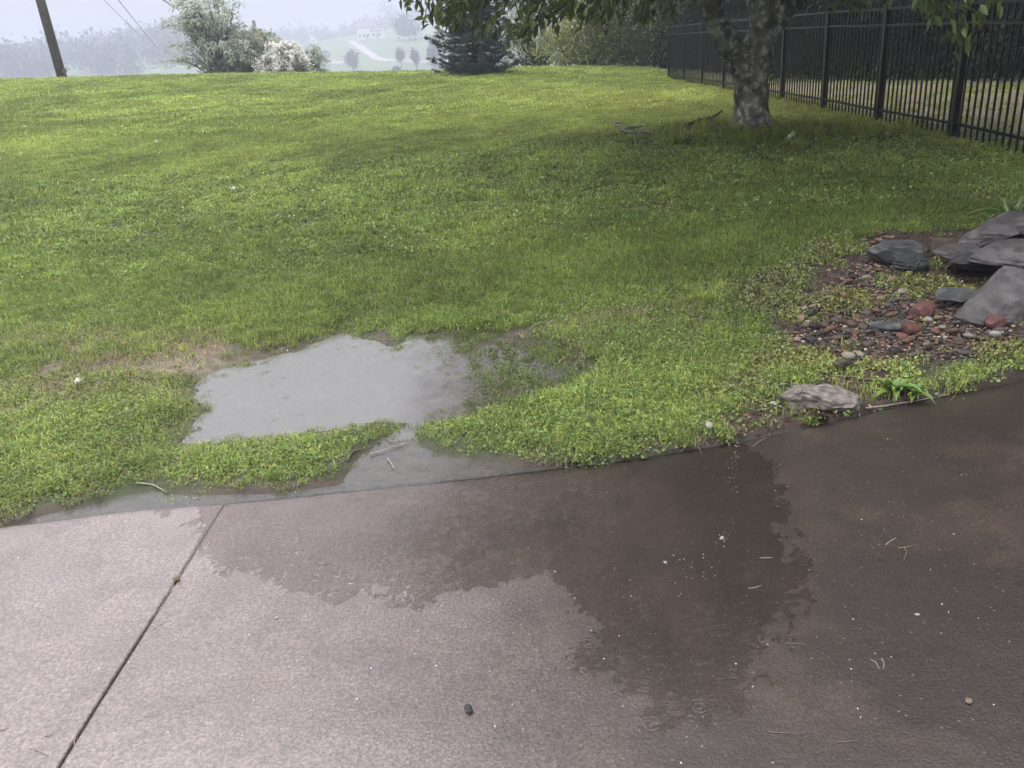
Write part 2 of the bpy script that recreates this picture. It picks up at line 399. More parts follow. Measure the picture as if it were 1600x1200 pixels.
def water_material(name, murk, rip=.15):
    m, nt, out = new_mat(name); t = NT(nt); p = t.pos()
    h = None
    for sc, seed, fr, amp in ((8.0, 0, 62, 2.2), (11.0, 3.7, 62, 1.8), (21.0, 9.1, 60, .9)):
        mp = t.n('ShaderNodeMapping', i_Vector=p); mp.inputs['Location'].default_value = (seed, seed * 1.7, seed); mp.inputs['Scale'].default_value = (1, 1, 0)
        v = t.n('ShaderNodeTexVoronoi', i_Vector=mp.outputs[0], i_Scale=sc); v.voronoi_dimensions = '2D'
        d = v.outputs['Distance']
        ring = t.math('SINE', t.math('MULTIPLY', d, fr))
        age = t.n('ShaderNodeSeparateColor', i_0=v.outputs['Color']).outputs[0]
        r0 = t.math('MULTIPLY_ADD', age, .3, .04)
        env = t.math('SUBTRACT', 1.0, t.math('MULTIPLY', t.math('ABSOLUTE', t.math('SUBTRACT', d, r0)), 9.0), clamp=True)
        env = t.math('MULTIPLY', env, t.math('SUBTRACT', 1.0, age))
        x = t.math('MULTIPLY', t.math('MULTIPLY', ring, env), amp)
        h = x if h is None else t.math('ADD', h, x)
    h = t.math('ADD', h, t.math('MULTIPLY', t.noise(p, 60, 3, .55), .6))
    nb = t.bump(h, rip, .008)
    fr = t.n('ShaderNodeFresnel', i_IOR=1.45, i_Normal=nb).outputs[0]
    tr = t.n('ShaderNodeBsdfTransparent', i_Color=(.95, .93, .90, 1)); gl = t.n('ShaderNodeBsdfGlossy', i_Roughness=.10, i_Color=(1, 1, 1, 1), i_Normal=nb)
    df = t.n('ShaderNodeBsdfDiffuse', i_Color=t.ramp(t.noise(p, 30, 4), [(.35, (.235, .232, .212)), (.65, (.275, .272, .25))]))
    if murk > .2:
        sx = t.n('ShaderNodeSeparateXYZ', i_0=p); q = t.math('ADD', sx.outputs['X'], t.math('MULTIPLY', t.math('SUBTRACT', t.noise(p, 3.5, 5), .5), .7))
        murk = t.n('ShaderNodeMapRange', i_0=q, i_1=-.75, i_2=-.15, i_3=murk, i_4=.03, interpolation_type='SMOOTHSTEP').outputs[0]
    body = t.n('ShaderNodeMixShader', i_0=murk, i_1=tr.outputs[0], i_2=df.outputs[0])
    x = t.n('ShaderNodeMixShader', i_0=fr, i_1=body.outputs[0], i_2=gl.outputs[0])
    t.link(x.outputs[0], out.inputs['Surface']); return m

def bark_material(name, light, dark, scale=9.0, lichen=None):
    m, nt, out = new_mat(name); t = NT(nt); co = t.objco()
    mp = t.n('ShaderNodeMapping', i_Vector=co); mp.inputs['Scale'].default_value = (1, 1, .55)
    v = t.n('ShaderNodeTexVoronoi', i_Vector=t.mix(.12, mp.outputs[0], t.n('ShaderNodeTexNoise', i_Vector=co, i_Scale=12.0).outputs['Color']), i_Scale=scale, feature='DISTANCE_TO_EDGE')
    crack = t.ramp(v.outputs['Distance'], [(.02, (0, 0, 0)), (.12, (1, 1, 1))])
    big = t.noise(co, 5.5, 6, .6)
    c = t.ramp(big, [(.36, dark), (.5, tuple((a + b) / 2 for a, b in zip(dark, light))), (.64, light)])
    if lichen: c = t.mix(t.ramp(t.noise(co, 11, 5, .6), [(.52, (0, 0, 0)), (.62, (1, 1, 1))]), c, lichen)
    c = t.mix(t.math('MULTIPLY', t.math('SUBTRACT', 1.0, crack), t.ramp(t.noise(co, 4, 4), [(.45, (0, 0, 0)), (.6, (1, 1, 1))])), c, tuple(x * .45 for x in dark))
    c = t.mix(.6, c, t.ramp(t.noise(co, 40, 6, .7), [(.3, (.45, .45, .45)), (.7, (1.3, 1.3, 1.3))]), 'MULTIPLY')
    b = t.bsdf(i_Base_Color=c, i_Roughness=.75)
    t.link(t.bump(t.math('ADD', t.math('MULTIPLY', crack, .25), t.noise(co, 38, 7, .75)), .9, .04), b.inputs['Normal'])
    t.link(b.outputs[0], out.inputs['Surface']); return m
def rock_material(name, a, b2, c3, scale=7.0, coat=.35, strata=True):
    m, nt, out = new_mat(name); t = NT(nt); co = t.objco()
    n = t.noise(co, scale, 7, .62)
    c = t.ramp(n, [(.3, a), (.52, b2), (.72, c3)])
    h = t.noise(co, 34, 7, .7)
    if strata:
        mp = t.n('ShaderNodeMapping', i_Vector=co); mp.inputs['Scale'].default_value = (2.0, 2.0, 9)
        s = t.noise(mp.outputs[0], 4, 5, .6)
        c = t.mix(t.ramp(s, [(.42, (.6, .6, .6)), (.55, (0, 0, 0))]), c, tuple(x * .45 for x in a)); h = t.math('ADD', h, t.math('MULTIPLY', s, 1.4))
    bs = t.bsdf(i_Base_Color=c, i_Roughness=.5); bs.inputs['Coat Weight'].default_value = coat; bs.inputs['Coat Roughness'].default_value = .25; bs.inputs['Coat IOR'].default_value = 1.33
    h = t.math('ADD', h, t.math('MULTIPLY', t.noise(co, 130, 4, .7), .45)); t.link(t.bump(h, .85, .022), bs.inputs['Normal']); t.link(bs.outputs[0], out.inputs['Surface']); return m

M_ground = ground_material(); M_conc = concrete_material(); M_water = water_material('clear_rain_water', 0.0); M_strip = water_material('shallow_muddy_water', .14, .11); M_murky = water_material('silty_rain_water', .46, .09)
M_grass = foliage_mat('grass_blade', (.29, .37, .088), .40, .45, True, .3)
M_weed = foliage_mat('ground_ivy_leaf', (.20, .265, .072), .3, .35, True, .4)
M_yweed = foliage_mat('yellow_groundcover', (.21, .225, .07), .25, .4, True)
M_straw = foliage_mat('dead_grass', (.27, .22, .13), .15, .6, True, .3)
M_petal = foliage_mat('white_petal', (.75, .74, .68), .2, .6, True, .3)
M_bark = bark_material('mottled_grey_bark', (.25, .24, .18), (.045, .04, .03), 6, (.40, .41, .33))
M_darkbark = bark_material('dark_bark', (.06, .048, .036), (.02, .016, .012), 12)
M_cherry = foliage_mat('broad_leaf', (.115, .15, .05), .4, .36)
M_spruce = foliage_mat('spruce_needle', (.05, .078, .066), .1, .5)
M_hem = foliage_mat('hemlock_needle', (.018, .026, .012), .1, .7, False, .15)
M_thick1 = foliage_mat('olive_leaf', (.25, .26, .06), .4, .45)
M_thick2 = foliage_mat('mid_green_leaf', (.13, .16, .045), .35, .45)
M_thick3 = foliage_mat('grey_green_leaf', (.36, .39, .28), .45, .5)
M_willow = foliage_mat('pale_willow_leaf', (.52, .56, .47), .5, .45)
M_bloom = foliage_mat('white_blossom', (.78, .76, .70), .3, .6)
M_farleaf = foliage_mat('far_tree_leaf', (.05, .062, .04), .2, .6)
M_black = plain_mat('black_powder_coat', (.006, .007, .007), .32, .3, 20, .05, 80)
M_pole = plain_mat('weathered_pole_wood', (.13, .11, .09), .8, .4, 6, .4, 30)
M_cable = plain_mat('cable_black', (.02, .02, .022), .5, .2)
M_white = plain_mat('white_paint', (.78, .78, .76), .6, .1)
M_roof = plain_mat('grey_roof', (.16, .16, .17), .7, .3)
M_glass = plain_mat('dark_window', (.03, .035, .04), .15, .2)
M_roadfar = plain_mat('pale_gravel', (.36, .35, .33), .9, .3)
M_slate = rock_material('blue_grey_slate', (.055, .058, .056), (.115, .12, .115), (.20, .205, .195), 6)
M_darkslate = rock_material('black_slate', (.02, .022, .022), (.042, .046, .045), (.08, .083, .08), 7)
M_purple = rock_material('purple_grey_slate', (.065, .056, .052), (.14, .122, .115), (.24, .212, .20), 5)
M_brownstone = rock_material('brown_flagstone', (.06, .045, .03), (.10, .078, .05), (.14, .11, .075), 6)
M_pale = rock_material('pale_granite', (.09, .076, .064), (.22, .19, .16), (.42, .375, .32), 24, .2, False)
M_brick = rock_material('red_brick', (.075, .028, .022), (.135, .05, .038), (.20, .085, .065), 14, .4, False)
PEB = {'charcoal': (.05, .04, .034), 'grey': (.15, .128, .115), 'brown': (.15, .098, .068), 'tan': (.36, .25, .155), 'rust': (.26, .125, .08), 'cream': (.46, .40, .28)}
M_peb = {k: rock_material('pebble_' + k, tuple(x * .7 for x in c), c, tuple(min(1, x * 1.25) for x in c), 14, .5, False) for k, c in PEB.items()}
M_mulch = plain_mat('bark_mulch', (.095, .055, .035), .8, .6, 30, .4, 60, attr=True)
M_stick = plain_mat('dry_stick', (.20, .15, .10), .75, .4, 20, .3, 60)
M_greystick = plain_mat('grey_weathered_wood', (.17, .15, .125), .8, .4, 15, .3, 60)
M_palestick = plain_mat('bleached_stick', (.36, .31, .24), .7, .25, 15, .2, 60)
M_litter = plain_mat('pale_litter', (.30, .285, .24), .6, .3, 30)
M_cone = plain_mat('pine_cone_scale', (.06, .03, .02), .6, .5, 60, .2, 100)
M_broad = foliage_mat('broad_weed_leaf', (.16, .25, .05), .35, .35)
M_lily = foliage_mat('lily_leaf', (.13, .17, .05), .3, .35)
M_paleleaf = foliage_mat('yellowed_leaf', (.5, .45, .25), .3, .5)

# ------------------------------------------------------------------ the ground sheet
def axis(segs):
    out = []
    for a, b, st in segs: out.append(np.arange(a, b, st))
    return np.unique(np.round(np.concatenate(out + [np.array([segs[-1][1]])]), 4))
gx = np.r_[-np.geomspace(1400, 14, 56), axis([(-13, -4.2, .3), (-4.2, 4.4, .045), (4.4, 13, .3)]), np.geomspace(14, 1400, 56)]
gy = np.r_[-np.geomspace(300, 4, 14), axis([(-3, 2.4, .3), (2.4, 5.2, .035), (5.2, 9, .09), (9, 34, .3)]), np.geomspace(34.5, 1400, 110)]
X, Y = np.meshgrid(gx, gy); Z = H(X, Y)
gv = np.c_[X.ravel(), Y.ravel(), Z.ravel()]
nx, ny = len(gx), len(gy)
ii = (np.arange(ny - 1)[:, None] * nx + np.arange(nx - 1)[None]).ravel()
gf = np.c_[ii, ii + 1, ii + nx + 1, ii + nx]
pq = gv[:, :2]; dd = np.hypot(pq[:, 0], pq[:, 1])
soil_m = np.maximum.reduce([sstep((.16 - pq[:, 1] + edge_y(pq[:, 0])) / .1) * (pq[:, 0] > -3) * (np.abs(pq[:, 0]) < 6), sstep((sdist(pq, SOIL) + .04) / .1), sstep((sdist(pq, BED) + .05) / .12), sstep((sdist(pq, POOL) + .06) / .1), sstep((sdist(pq, STRIP) + .05) / .1), .8 * sstep((sdist(pq, SHALLOW) + .05) / .1), np.exp(-((pq[:, 0] - TREE_XY[0] + .25) / .75) ** 2 - ((pq[:, 1] - TREE_XY[1] + .1) / .5) ** 2)])
def bare_mask(x, y):
    return sstep((fbm(x * 2.1, y * 2.1, 71) - .50) / .10) * np.clip(np.exp(-((y - 4.75 - .1 * x) / .45) ** 2) + .75 * np.exp(-((y - edge_y(x)) / .22) ** 2), 0, 1) * (y < 6.2) * (np.abs(x) < 6)
soil_m = np.maximum(soil_m, bare_mask(pq[:, 0], pq[:, 1]))
TREE = np.array([TREE_XY[0], TREE_XY[1], h1(TREE_XY[0], TREE_XY[1])])
def straw_field(x, y):
    """worn brownish patches of dead grass"""
    n = fbm(x * .8, y * 1.3, 31)
    band = np.exp(-((y - (4.95 + .12 * x)) / .6) ** 2) * sstep((x + 4.5) / .6) * sstep((1.6 - x) / .6)
    far = np.exp(-((x - 2.0) / 3.5) ** 2 - ((y - 15.0) / 3.5) ** 2) * .55
    beyond = sstep((x - 5.4) / .8) * .85
    return np.clip(band * sstep((n - .42) / .16) + far + beyond, 0, 1)
straw_m = straw_field(pq[:, 0], pq[:, 1]) * (dd < 45)
ground = obj('ground', make_mesh('ground', gv, gf, M_ground, None, True, {'soil': soil_m, 'far': sstep((dd - 40) / 15), 'straw': straw_m}))
tag(ground, kind='structure')

# ------------------------------------------------------------------ driveway: two poured slabs with an open joint
JX = -1.23
def drive_z(x, y):
    p = np.c_[x, y]; d = sdist(p, DRIVEPOOL)
    z = np.where(d > 0, -.009 * sstep(d / .3), .016 * sstep(-d / .9))
    return z + .0035 * (fbm(x * 2.2, y * 2.2, 12) - .47) + .0016 * (fbm(x * 11, y * 11, 15, 3) - .47) + .0009 * (vnoise(x * 85, y * 85, 17) - .5)
def slab(x0, x1, parent):
    nxs, nys = max(20, int(abs(x1 - x0) / .012)), 210
    s = np.linspace(0, 1, nxs); s = np.r_[0, .0003, .0008, s[1:-1], .9992, .9997, 1]
    xs = x0 + (x1 - x0) * s
    t = np.r_[np.linspace(0, .55, 30), np.linspace(.55, .985, nys)[1:], .992, .997, 1.0]
    XX = np.broadcast_to(xs, (len(t), len(xs))); ye = edge_y(xs) + .006 * (fbm(xs * 9, xs * 0 + 3, 20) - .5)
    YY = -2.5 + (ye[None] + 2.5) * t[:, None]
    ZZ = drive_z(XX.ravel(), YY.ravel()).reshape(XX.shape)
    def rnd(d): return -.005 * np.clip(1 - d / .005, 0, 1) ** 2
    ZZ = ZZ + rnd(np.abs(XX - x0)) + rnd(np.abs(XX - x1)) + rnd(ye[None] - YY)
    v = np.c_[XX.ravel(), YY.ravel(), ZZ.ravel()]
    m, n = len(t), len(xs)
    i = (np.arange(m - 1)[:, None] * n + np.arange(n - 1)[None]).ravel()
    f = [np.c_[i, i + 1, i + n + 1, i + n]]
    rim = np.r_[np.arange(n), np.arange(1, m) * n + n - 1, (m - 1) * n + np.arange(n - 2, -1, -1), np.arange(m - 2, 0, -1) * n]
    low = v[rim].copy(); low[:, 2] = -.13; k = len(v); v = np.r_[v, low]
    r = np.arange(len(rim)); r2 = (r + 1) % len(rim)
    f.append(np.c_[rim[r2], rim[r], k + r, k + r2])
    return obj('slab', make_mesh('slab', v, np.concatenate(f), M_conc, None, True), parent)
driveway = empty('driveway', (0, 0, 0)); tag(driveway, kind='structure')
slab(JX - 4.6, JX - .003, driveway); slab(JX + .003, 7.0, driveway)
jm = MB(); jm.box((JX, .2, -.03), (.0056, 5.3, .03))
obj('joint_filler', jm.mesh('joint_filler', plain_mat('joint_tar', (.02, .018, .016), .7, .4, 40)), driveway)

# ------------------------------------------------------------------ standing rain water (one level for lawn pool and driveway film)
def water_sheet(xs, t, ylo, yhi, mat):
    WX = np.broadcast_to(xs, (len(t), len(xs))); WY = ylo[None] + (yhi - ylo)[None] * t[:, None]; n = len(xs)
    i = (np.arange(len(t) - 1)[:, None] * n + np.arange(n - 1)[None]).ravel()
    tag(obj('puddle', make_mesh('puddle', np.c_[WX.ravel(), WY.ravel(), np.zeros(WX.size)], np.c_[i, i + 1, i + n + 1, i + n], mat, None, True)), kind='structure')
wx = np.linspace(-3.6, 2.2, 90); wt = np.linspace(0, 1, 50); we = edge_y(wx)
water_sheet(wx, wt, wx * 0 + 1.3, we - .014, M_water); water_sheet(wx, wt, we - .014, we + .42, M_strip); water_sheet(wx, wt, we + .42, wx * 0 + 5.3, M_murky)

# ------------------------------------------------------------------ grass and low weeds (uncountable: stuff)
def in_view(x, y, z, pad=60):
    q = (np.c_[x, y, z] - np.array([0, 0, EYE])) @ _M
    u = 800 + FPX * q[:, 0] / -q[:, 2]; v = 600 - FPX * q[:, 1] / -q[:, 2]
    return (q[:, 2] < 0) & (u > -pad) & (u < 1600 + pad) & (v < 1200 + pad) & (v > -pad)
def blade_tuft(name, n, rad, hmin, hmax, w, mat, lean=.5, seed=0, flat=0.0, stiff=.0):
    g = np.random.default_rng(seed); mb = MB()
    a = g.random(n) * 6.283; r = np.sqrt(g.random(n)) * rad
    b = np.c_[r * np.cos(a), r * np.sin(a), np.full(n, -.006)]
    h = hmin + (hmax - hmin) * g.random(n); th = g.random(n) * 6.283
    ln = lean * (.3 + g.random(n)); out = np.c_[np.cos(th), np.sin(th), np.zeros(n)]; sd = np.c_[-np.sin(th), np.cos(th), np.zeros(n)]
    ww = (w * (.7 + .6 * g.random(n)))[:, None]; hh = h[:, None]; l = ln[:, None]
    mid = b + out * hh * l * .35 + np.array([0, 0, 1]) * hh * (.62 - flat * .5)
    tip = b + out * hh * l + np.array([0, 0, 1]) * hh * np.clip(1 - l * .45 - flat, .08, 1)
    v = np.stack([b - sd * ww / 2, b + sd * ww / 2, mid + sd * ww * .4, mid - sd * ww * .4, tip], 1).reshape(-1, 3)
    k = np.arange(n)[:, None] * 5
    mb.add(v, k + np.array([[3, 2, 4]]), k + np.array([[0, 1, 2, 3]]), np.repeat(tint(n, .45, .2, g), 5, 0))
    me = mb.mesh(name, mat); return bpy.data.objects.new(name, me)
def leaf_tuft(name, n, rad, hmax, size, mat, seed=0, tilt=.7, extra=None):
    g = np.random.default_rng(seed); mb = MB()
    a = g.random(n) * 6.283; r = np.sqrt(g.random(n)) * rad
    c = np.c_[r * np.cos(a), r * np.sin(a), .004 + hmax * g.random(n) ** 1.3]
    nor = unit(np.c_[g.normal(size=(n, 2)) * tilt, np.ones(n)]); t = unit(np.cross(nor, g.normal(size=(n, 3)))); s = np.cross(nor, t)
    sz = (size * (.6 + .7 * g.random(n)))[:, None, None]
    ang = np.arange(6) / 6 * 6.283
    ring = (np.cos(ang)[None, :, None] * t[:, None] * 1.1 + np.sin(ang)[None, :, None] * s[:, None]) * sz
    ring = ring - nor[:, None] * sz * .25 * (np.cos(ang * 1)[None, :, None] ** 2)
    v = (c[:, None] + ring).reshape(-1, 3); k = np.arange(n)[:, None] * 6
    mb.add(v, None, np.r_[k + np.array([[0, 1, 2, 3]]), k + np.array([[0, 3, 4, 5]])], np.repeat(tint(n, .5, .18, g), 6, 0))
    return bpy.data.objects.new(name, mb.mesh(name, mat))
def scatter(name, sources, P, rot, scl, idx, tnt, label_kind='stuff'):
    """one object that strews copies of small plant tufts over points"""
    coll = bpy.data.collections.new(name + '_tufts')
    for k, s in enumerate(sources): s.name = '%s_tuft_%02d' % (name, k); coll.objects.link(s)
    me = bpy.data.meshes.new(name); me.vertices.add(len(P)); me.vertices.foreach_set('co', np.asarray(P, np.float32).ravel())
    def at(nm, ty, arr, key):
        a = me.attributes.new(nm, ty, 'POINT'); a.data.foreach_set(key, np.ascontiguousarray(arr).ravel())
    at('rot', 'FLOAT_VECTOR', np.asarray(rot, np.float32), 'vector'); at('scl', 'FLOAT_VECTOR', np.asarray(scl, np.float32), 'vector')
    at('idx', 'INT', np.asarray(idx, np.int32), 'value'); at('tint', 'FLOAT_VECTOR', np.asarray(tnt, np.float32), 'vector')
    o = obj(name, me); tag(o, kind='stuff')
    ng = bpy.data.node_groups.new(name + '_scatter', 'GeometryNodeTree')
    ng.interface.new_socket('Geometry', in_out='INPUT', socket_type='NodeSocketGeometry'); ng.interface.new_socket('Geometry', in_out='OUTPUT', socket_type='NodeSocketGeometry')
    N = ng.nodes; L = ng.links
    gi, go = N.new('NodeGroupInput'), N.new('NodeGroupOutput')
    ip = N.new('GeometryNodeInstanceOnPoints'); ci = N.new('GeometryNodeCollectionInfo')
    ci.inputs['Collection'].default_value = coll; ci.inputs['Separate Children'].default_value = True; ci.inputs['Reset Children'].default_value = True
    ip.inputs['Pick Instance'].default_value = True
    def na(nm, ty):
        x = N.new('GeometryNodeInputNamedAttribute'); x.data_type = ty; x.inputs['Name'].default_value = nm; return x.outputs[0]
    L.new(gi.outputs[0], ip.inputs['Points']); L.new(ci.outputs[0], ip.inputs['Instance'])
    L.new(na('idx', 'INT'), ip.inputs['Instance Index']); L.new(na('rot', 'FLOAT_VECTOR'), ip.inputs['Rotation']); L.new(na('scl', 'FLOAT_VECTOR'), ip.inputs['Scale'])
    L.new(ip.outputs[0], go.inputs[0])
    md = o.modifiers.new('scatter', 'NODES'); md.node_group = ng
    return o

def sample(n, y0, y1, xpad=.8):
    y = np.sqrt(rng.random(n) * (y1 ** 2 - y0 ** 2) + y0 ** 2)
    x = (rng.random(n) * 2 - 1) * (y * .74 + xpad)
    return x, y
def lawn_ok(x, y):
    p = np.c_[x, y]; ok = np.ones(len(x), bool)
    j = .12 * (fbm(x * 7, y * 7, 40) - .47) * 2 + .035 * rng.normal(size=len(x)) * (rng.random(len(x)) < .2)
    over = .035 + .05 * (fbm(x * 5, x * 0 + 1, 41) - .47)
    ok &= y > edge_y(x) + np.where(x < -.55, -over * 1.2, -.022) + j * .3
    nearm = (y < 8) & (x < 6)
    q = p[nearm]; o = ok[nearm]
    o &= sdist(q, POOL) < -.0 + j[nearm] * .9
    o &= sdist(q, STRIP) < .01 + j[nearm]
    o &= sdist(q, LEFTSTRIP) < .0 + j[nearm]
    o &= ~((sdist(q, SHALLOW) > .02) & (rng.random(len(q)) > .50 + .4 * (fbm(q[:, 0] * 4, q[:, 1] * 4, 44) > .53)))
    so = sdist(q, SOIL); o &= ~((so > j[nearm] * 1.5 - .01) & (rng.random(len(q)) > .12))
    be = sdist(q, BED); o &= ~((be > j[nearm] * 2) & (rng.random(len(q)) > .012))
    ok[nearm] = o
    return ok
def lawn_tint(x, y):
    n = len(x)
    a = fbm(x * .55, y * .55, 50); b = fbm(x * 1.7, y * 1.7, 51); st = straw_field(x, y)
    br = (.64 + .74 * a) * (.74 + .52 * b) * (.8 + .42 * fbm(x * 4.5, y * 4.5, 53))
    yel = sstep((fbm(x * .35, y * .45, 52) - .42) / .25) * .35 + st * .35 + .5 * np.exp(-((x - 2.2) / 4.) ** 2 - ((y - 15.5) / 4.) ** 2)
    t = np.c_[br * (1 + .42 * yel), br * (1 + .25 * yel), br * (1 + .35 * yel)]
    return t * (.68 + .64 * rng.random((n, 1)))

tufts = [blade_tuft('a', 16, .045, .03, .065, .0034, M_grass, .8, 1), blade_tuft('b', 14, .04, .035, .08, .0032, M_grass, .9, 2),
         leaf_tuft('c', 30, .055, .022, .0048, M_weed, 3, .9), leaf_tuft('d', 22, .055, .02, .0066, M_weed, 4, .9),
         blade_tuft('e', 8, .06, .05, .10, .0026, M_straw, 1.6, 5, .45), leaf_tuft('f', 26, .045, .03, .0055, M_yweed, 6, 1.0),
         blade_tuft('g', 40, .11, .035, .075, .0055, M_grass, .9, 7), blade_tuft('h', 40, .11, .03, .06, .006, M_grass, 1.0, 8),
         blade_tuft('i', 110, .30, .03, .065, .012, M_grass, .9, 9), blade_tuft('j', 110, .30, .03, .055, .014, M_grass, 1.1, 10),
         blade_tuft('k', 34, .05, .07, .15, .0035, M_grass, .9, 11), leaf_tuft('l', 3, .10, .03, .008, M_petal, 12, .5), leaf_tuft('m', 40, .11, .045, .009, M_weed, 13, .8)]
PX, PS, PI, PT = [], [], [], []
def put(x, y, sc, idx, tn):
    z = H(x, y); k = in_view(x, y, z)
    PX.append(np.c_[x, y, z][k]); PS.append(np.asarray(sc)[k]); PI.append(np.asarray(idx)[k]); PT.append(np.asarray(tn)[k])
# near: a mat of ground ivy and clover with short grass
x, y = sample(80000, 2.55, 7.2); k = lawn_ok(x, y); x, y = x[k], y[k]; n = len(x)
ivy = sstep((5.2 + .35 * x * (x > 0) - y + 1.6 * (fbm(x * 1.1, y * 1.1, 60) - .47)) / .9)
r = rng.random(n); idx = np.where(r < ivy * .52, np.where(rng.random(n) < .5, 2, 3), np.where(rng.random(n) < .5, 0, 1))
st = straw_field(x, y); idx = np.where(rng.random(n) < .04 + st * .75, 4, idx)
yz = fbm(x * 1.3, y * 1.3, 61) + .35 * np.exp(-((x - 1.55) / .55) ** 2 - ((y - 3.55) / .6) ** 2) + .25 * np.exp(-((x - 2.0) / .6) ** 2 - ((y - 4.7) / .5) ** 2)
idx = np.where((yz > .66) & (rng.random(n) < .7) & (x > .9), 5, idx)
sub = sdist(np.c_[x, y], SHALLOW) > 0
rim = np.minimum.reduce([-sdist(np.c_[x, y], q_) for q_ in (POOL, STRIP, LEFTSTRIP)])
edge_s = .5 + .5 * sstep(rim / .2); kk = rng.random(n) < .55 + .45 * sstep((rim + .03) / .08)
idx = np.where((rng.random(n) < .12) & (rim < .25), 4, idx)
kk &= rng.random(n) > .8 * bare_mask(x, y)
x, y, idx, sub, edge_s = x[kk], y[kk], idx[kk], sub[kk], edge_s[kk]; n = len(x)
put(x, y, (.55 + .7 * rng.random(n)) * np.where(sub, .7, 1.0) * edge_s, idx, lawn_tint(x, y) * np.where(sub, .6, .88)[:, None])
x, y = sample(30000, 3.0, 5.2); dq = np.maximum(np.maximum(sdist(np.c_[x, y], POOL), sdist(np.c_[x, y], STRIP)), sdist(np.c_[x, y], LEFTSTRIP))
k = (dq > 0) & (rng.random(len(x)) < .30 * np.exp(-dq / .035) + .004) & (y > edge_y(x)); x, y = x[k], y[k]; n = len(x)
z_ = np.maximum(H(x, y), .001) - .004; PX.append(np.c_[x, y, z_]); PS.append(.25 + .35 * rng.random(n)); PI.append(np.where(rng.random(n) < .2, 4, np.where(rng.random(n) < .6, 2, 0))); PT.append(lawn_tint(x, y) * .8)
# some taller grass clumps
x, y = sample(900, 4.6, 14); k = lawn_ok(x, y) & (fbm(x * .9, y * .9, 63) > .5); x, y = x[k], y[k]
put(x, y, .45 + .4 * rng.random(len(x)), np.full(len(x), 10), lawn_tint(x, y) * 1.1)
cl = G(1085, 470); x = cl[0] + rng.normal(size=26) * .12; y = cl[1] + rng.normal(size=26) * .07; put(x, y, .5 + .4 * rng.random(26), np.full(26, 10), lawn_tint(x, y) * 1.2)
# middle distance
x, y = sample(36000, 6.2, 15); k = lawn_ok(x, y) & ((x < 5.3) | (rng.random(len(x)) < .2)); x, y = x[k], y[k]; n = len(x)
put(x, y, .75 + .5 * rng.random(n), np.where((x > 5.3) & (rng.random(n) < .7), 4, np.where(rng.random(n) < .22 * (y < 10), 12, np.where(rng.random(n) < .5, 6, 7))), lawn_tint(x, y))
# far lawn
x, y = sample(30000, 13, 37, 2); kk = (x < 5.3) | (rng.random(len(x)) < .22); x, y = x[kk], y[kk]; n = len(x)
put(x, y, .8 + .5 * rng.random(n), np.where((x > 5.3) & (rng.random(n) < .8), 4, np.where(rng.random(n) < .5, 8, 9)), lawn_tint(x, y))
# rank weeds round the tree foot and along the fence
x = TREE[0] + rng.normal(size=500) * .75 + .25; y = TREE[1] + rng.normal(size=500) * .42 - .1
keep = (np.hypot(x - TREE[0], y - TREE[1]) > .22); x, y = x[keep], y[keep]; n = len(x)
put(x, y, 1.0 + 1.0 * rng.random(n), np.where(rng.random(n) < .7, 10, 12), lawn_tint(x, y) * np.array([.75, .7, .6]))
y = 7 + rng.random(700) * 15; x = 5.0 + rng.normal(size=700) * .14 - .25 * rng.random(700); n = len(x)
put(x, y, .5 + .7 * rng.random(n), np.where(rng.random(n) < .6, 10, 12), lawn_tint(x, y) * np.array([.85, .75, .6]))
# little fallen petals and clover heads
x, y = sample(1500, 3.2, 14); k = lawn_ok(x, y); x, y = x[k], y[k]
put(x, y, .35 + .3 * rng.random(len(x)), np.full(len(x), 11), np.ones((len(x), 3)))
# weeds between the stones
bed_c = []
x = BED[:, 0].min() + rng.random(5000) * (BED[:, 0].max() - BED[:, 0].min()); y = BED[:, 1].min() + rng.random(5000) * (BED[:, 1].max() - BED[:, 1].min())
k = (sdist(np.c_[x, y], BED) > 0)
WEEDSPOTS = [((1300, 500), .0), ((1320, 470), .22), ((1440, 450), .22), ((1400, 440), .16), ((1465, 415), .10), ((1500, 455), .12), ((1560, 590), .18), ((1480, 590), .14), ((1370, 585), .12), ((1590, 560), .2), ((1250, 500), .14), ((1540, 495), .05)]
m = np.zeros(len(x), bool)
for (u, v), rr in WEEDSPOTS:
    q = G(u, v); m |= np.hypot(x - q[0], (y - q[1]) * 1.0) < rr * (.6 + .5 * rng.random(len(x)))
k &= m; x, y = x[k], y[k]; n = len(x)
put(x, y, .6 + .6 * rng.random(n), np.where(rng.random(n) < .6, 5, 2), lawn_tint(x, y) * np.array([.95, .9, .8]))
P_ = np.concatenate(PX); n = len(P_)
rot = np.c_[rng.normal(size=n) * .08, rng.normal(size=n) * .08, rng.random(n) * 6.283]
scl = np.repeat(np.concatenate(PS)[:, None], 3, 1)
grass = scatter('grass', tufts, P_, rot, scl, np.concatenate(PI), np.concatenate(PT))
tag(grass, 'wet mown lawn grass with clover and ground ivy round the pool', 'grass')

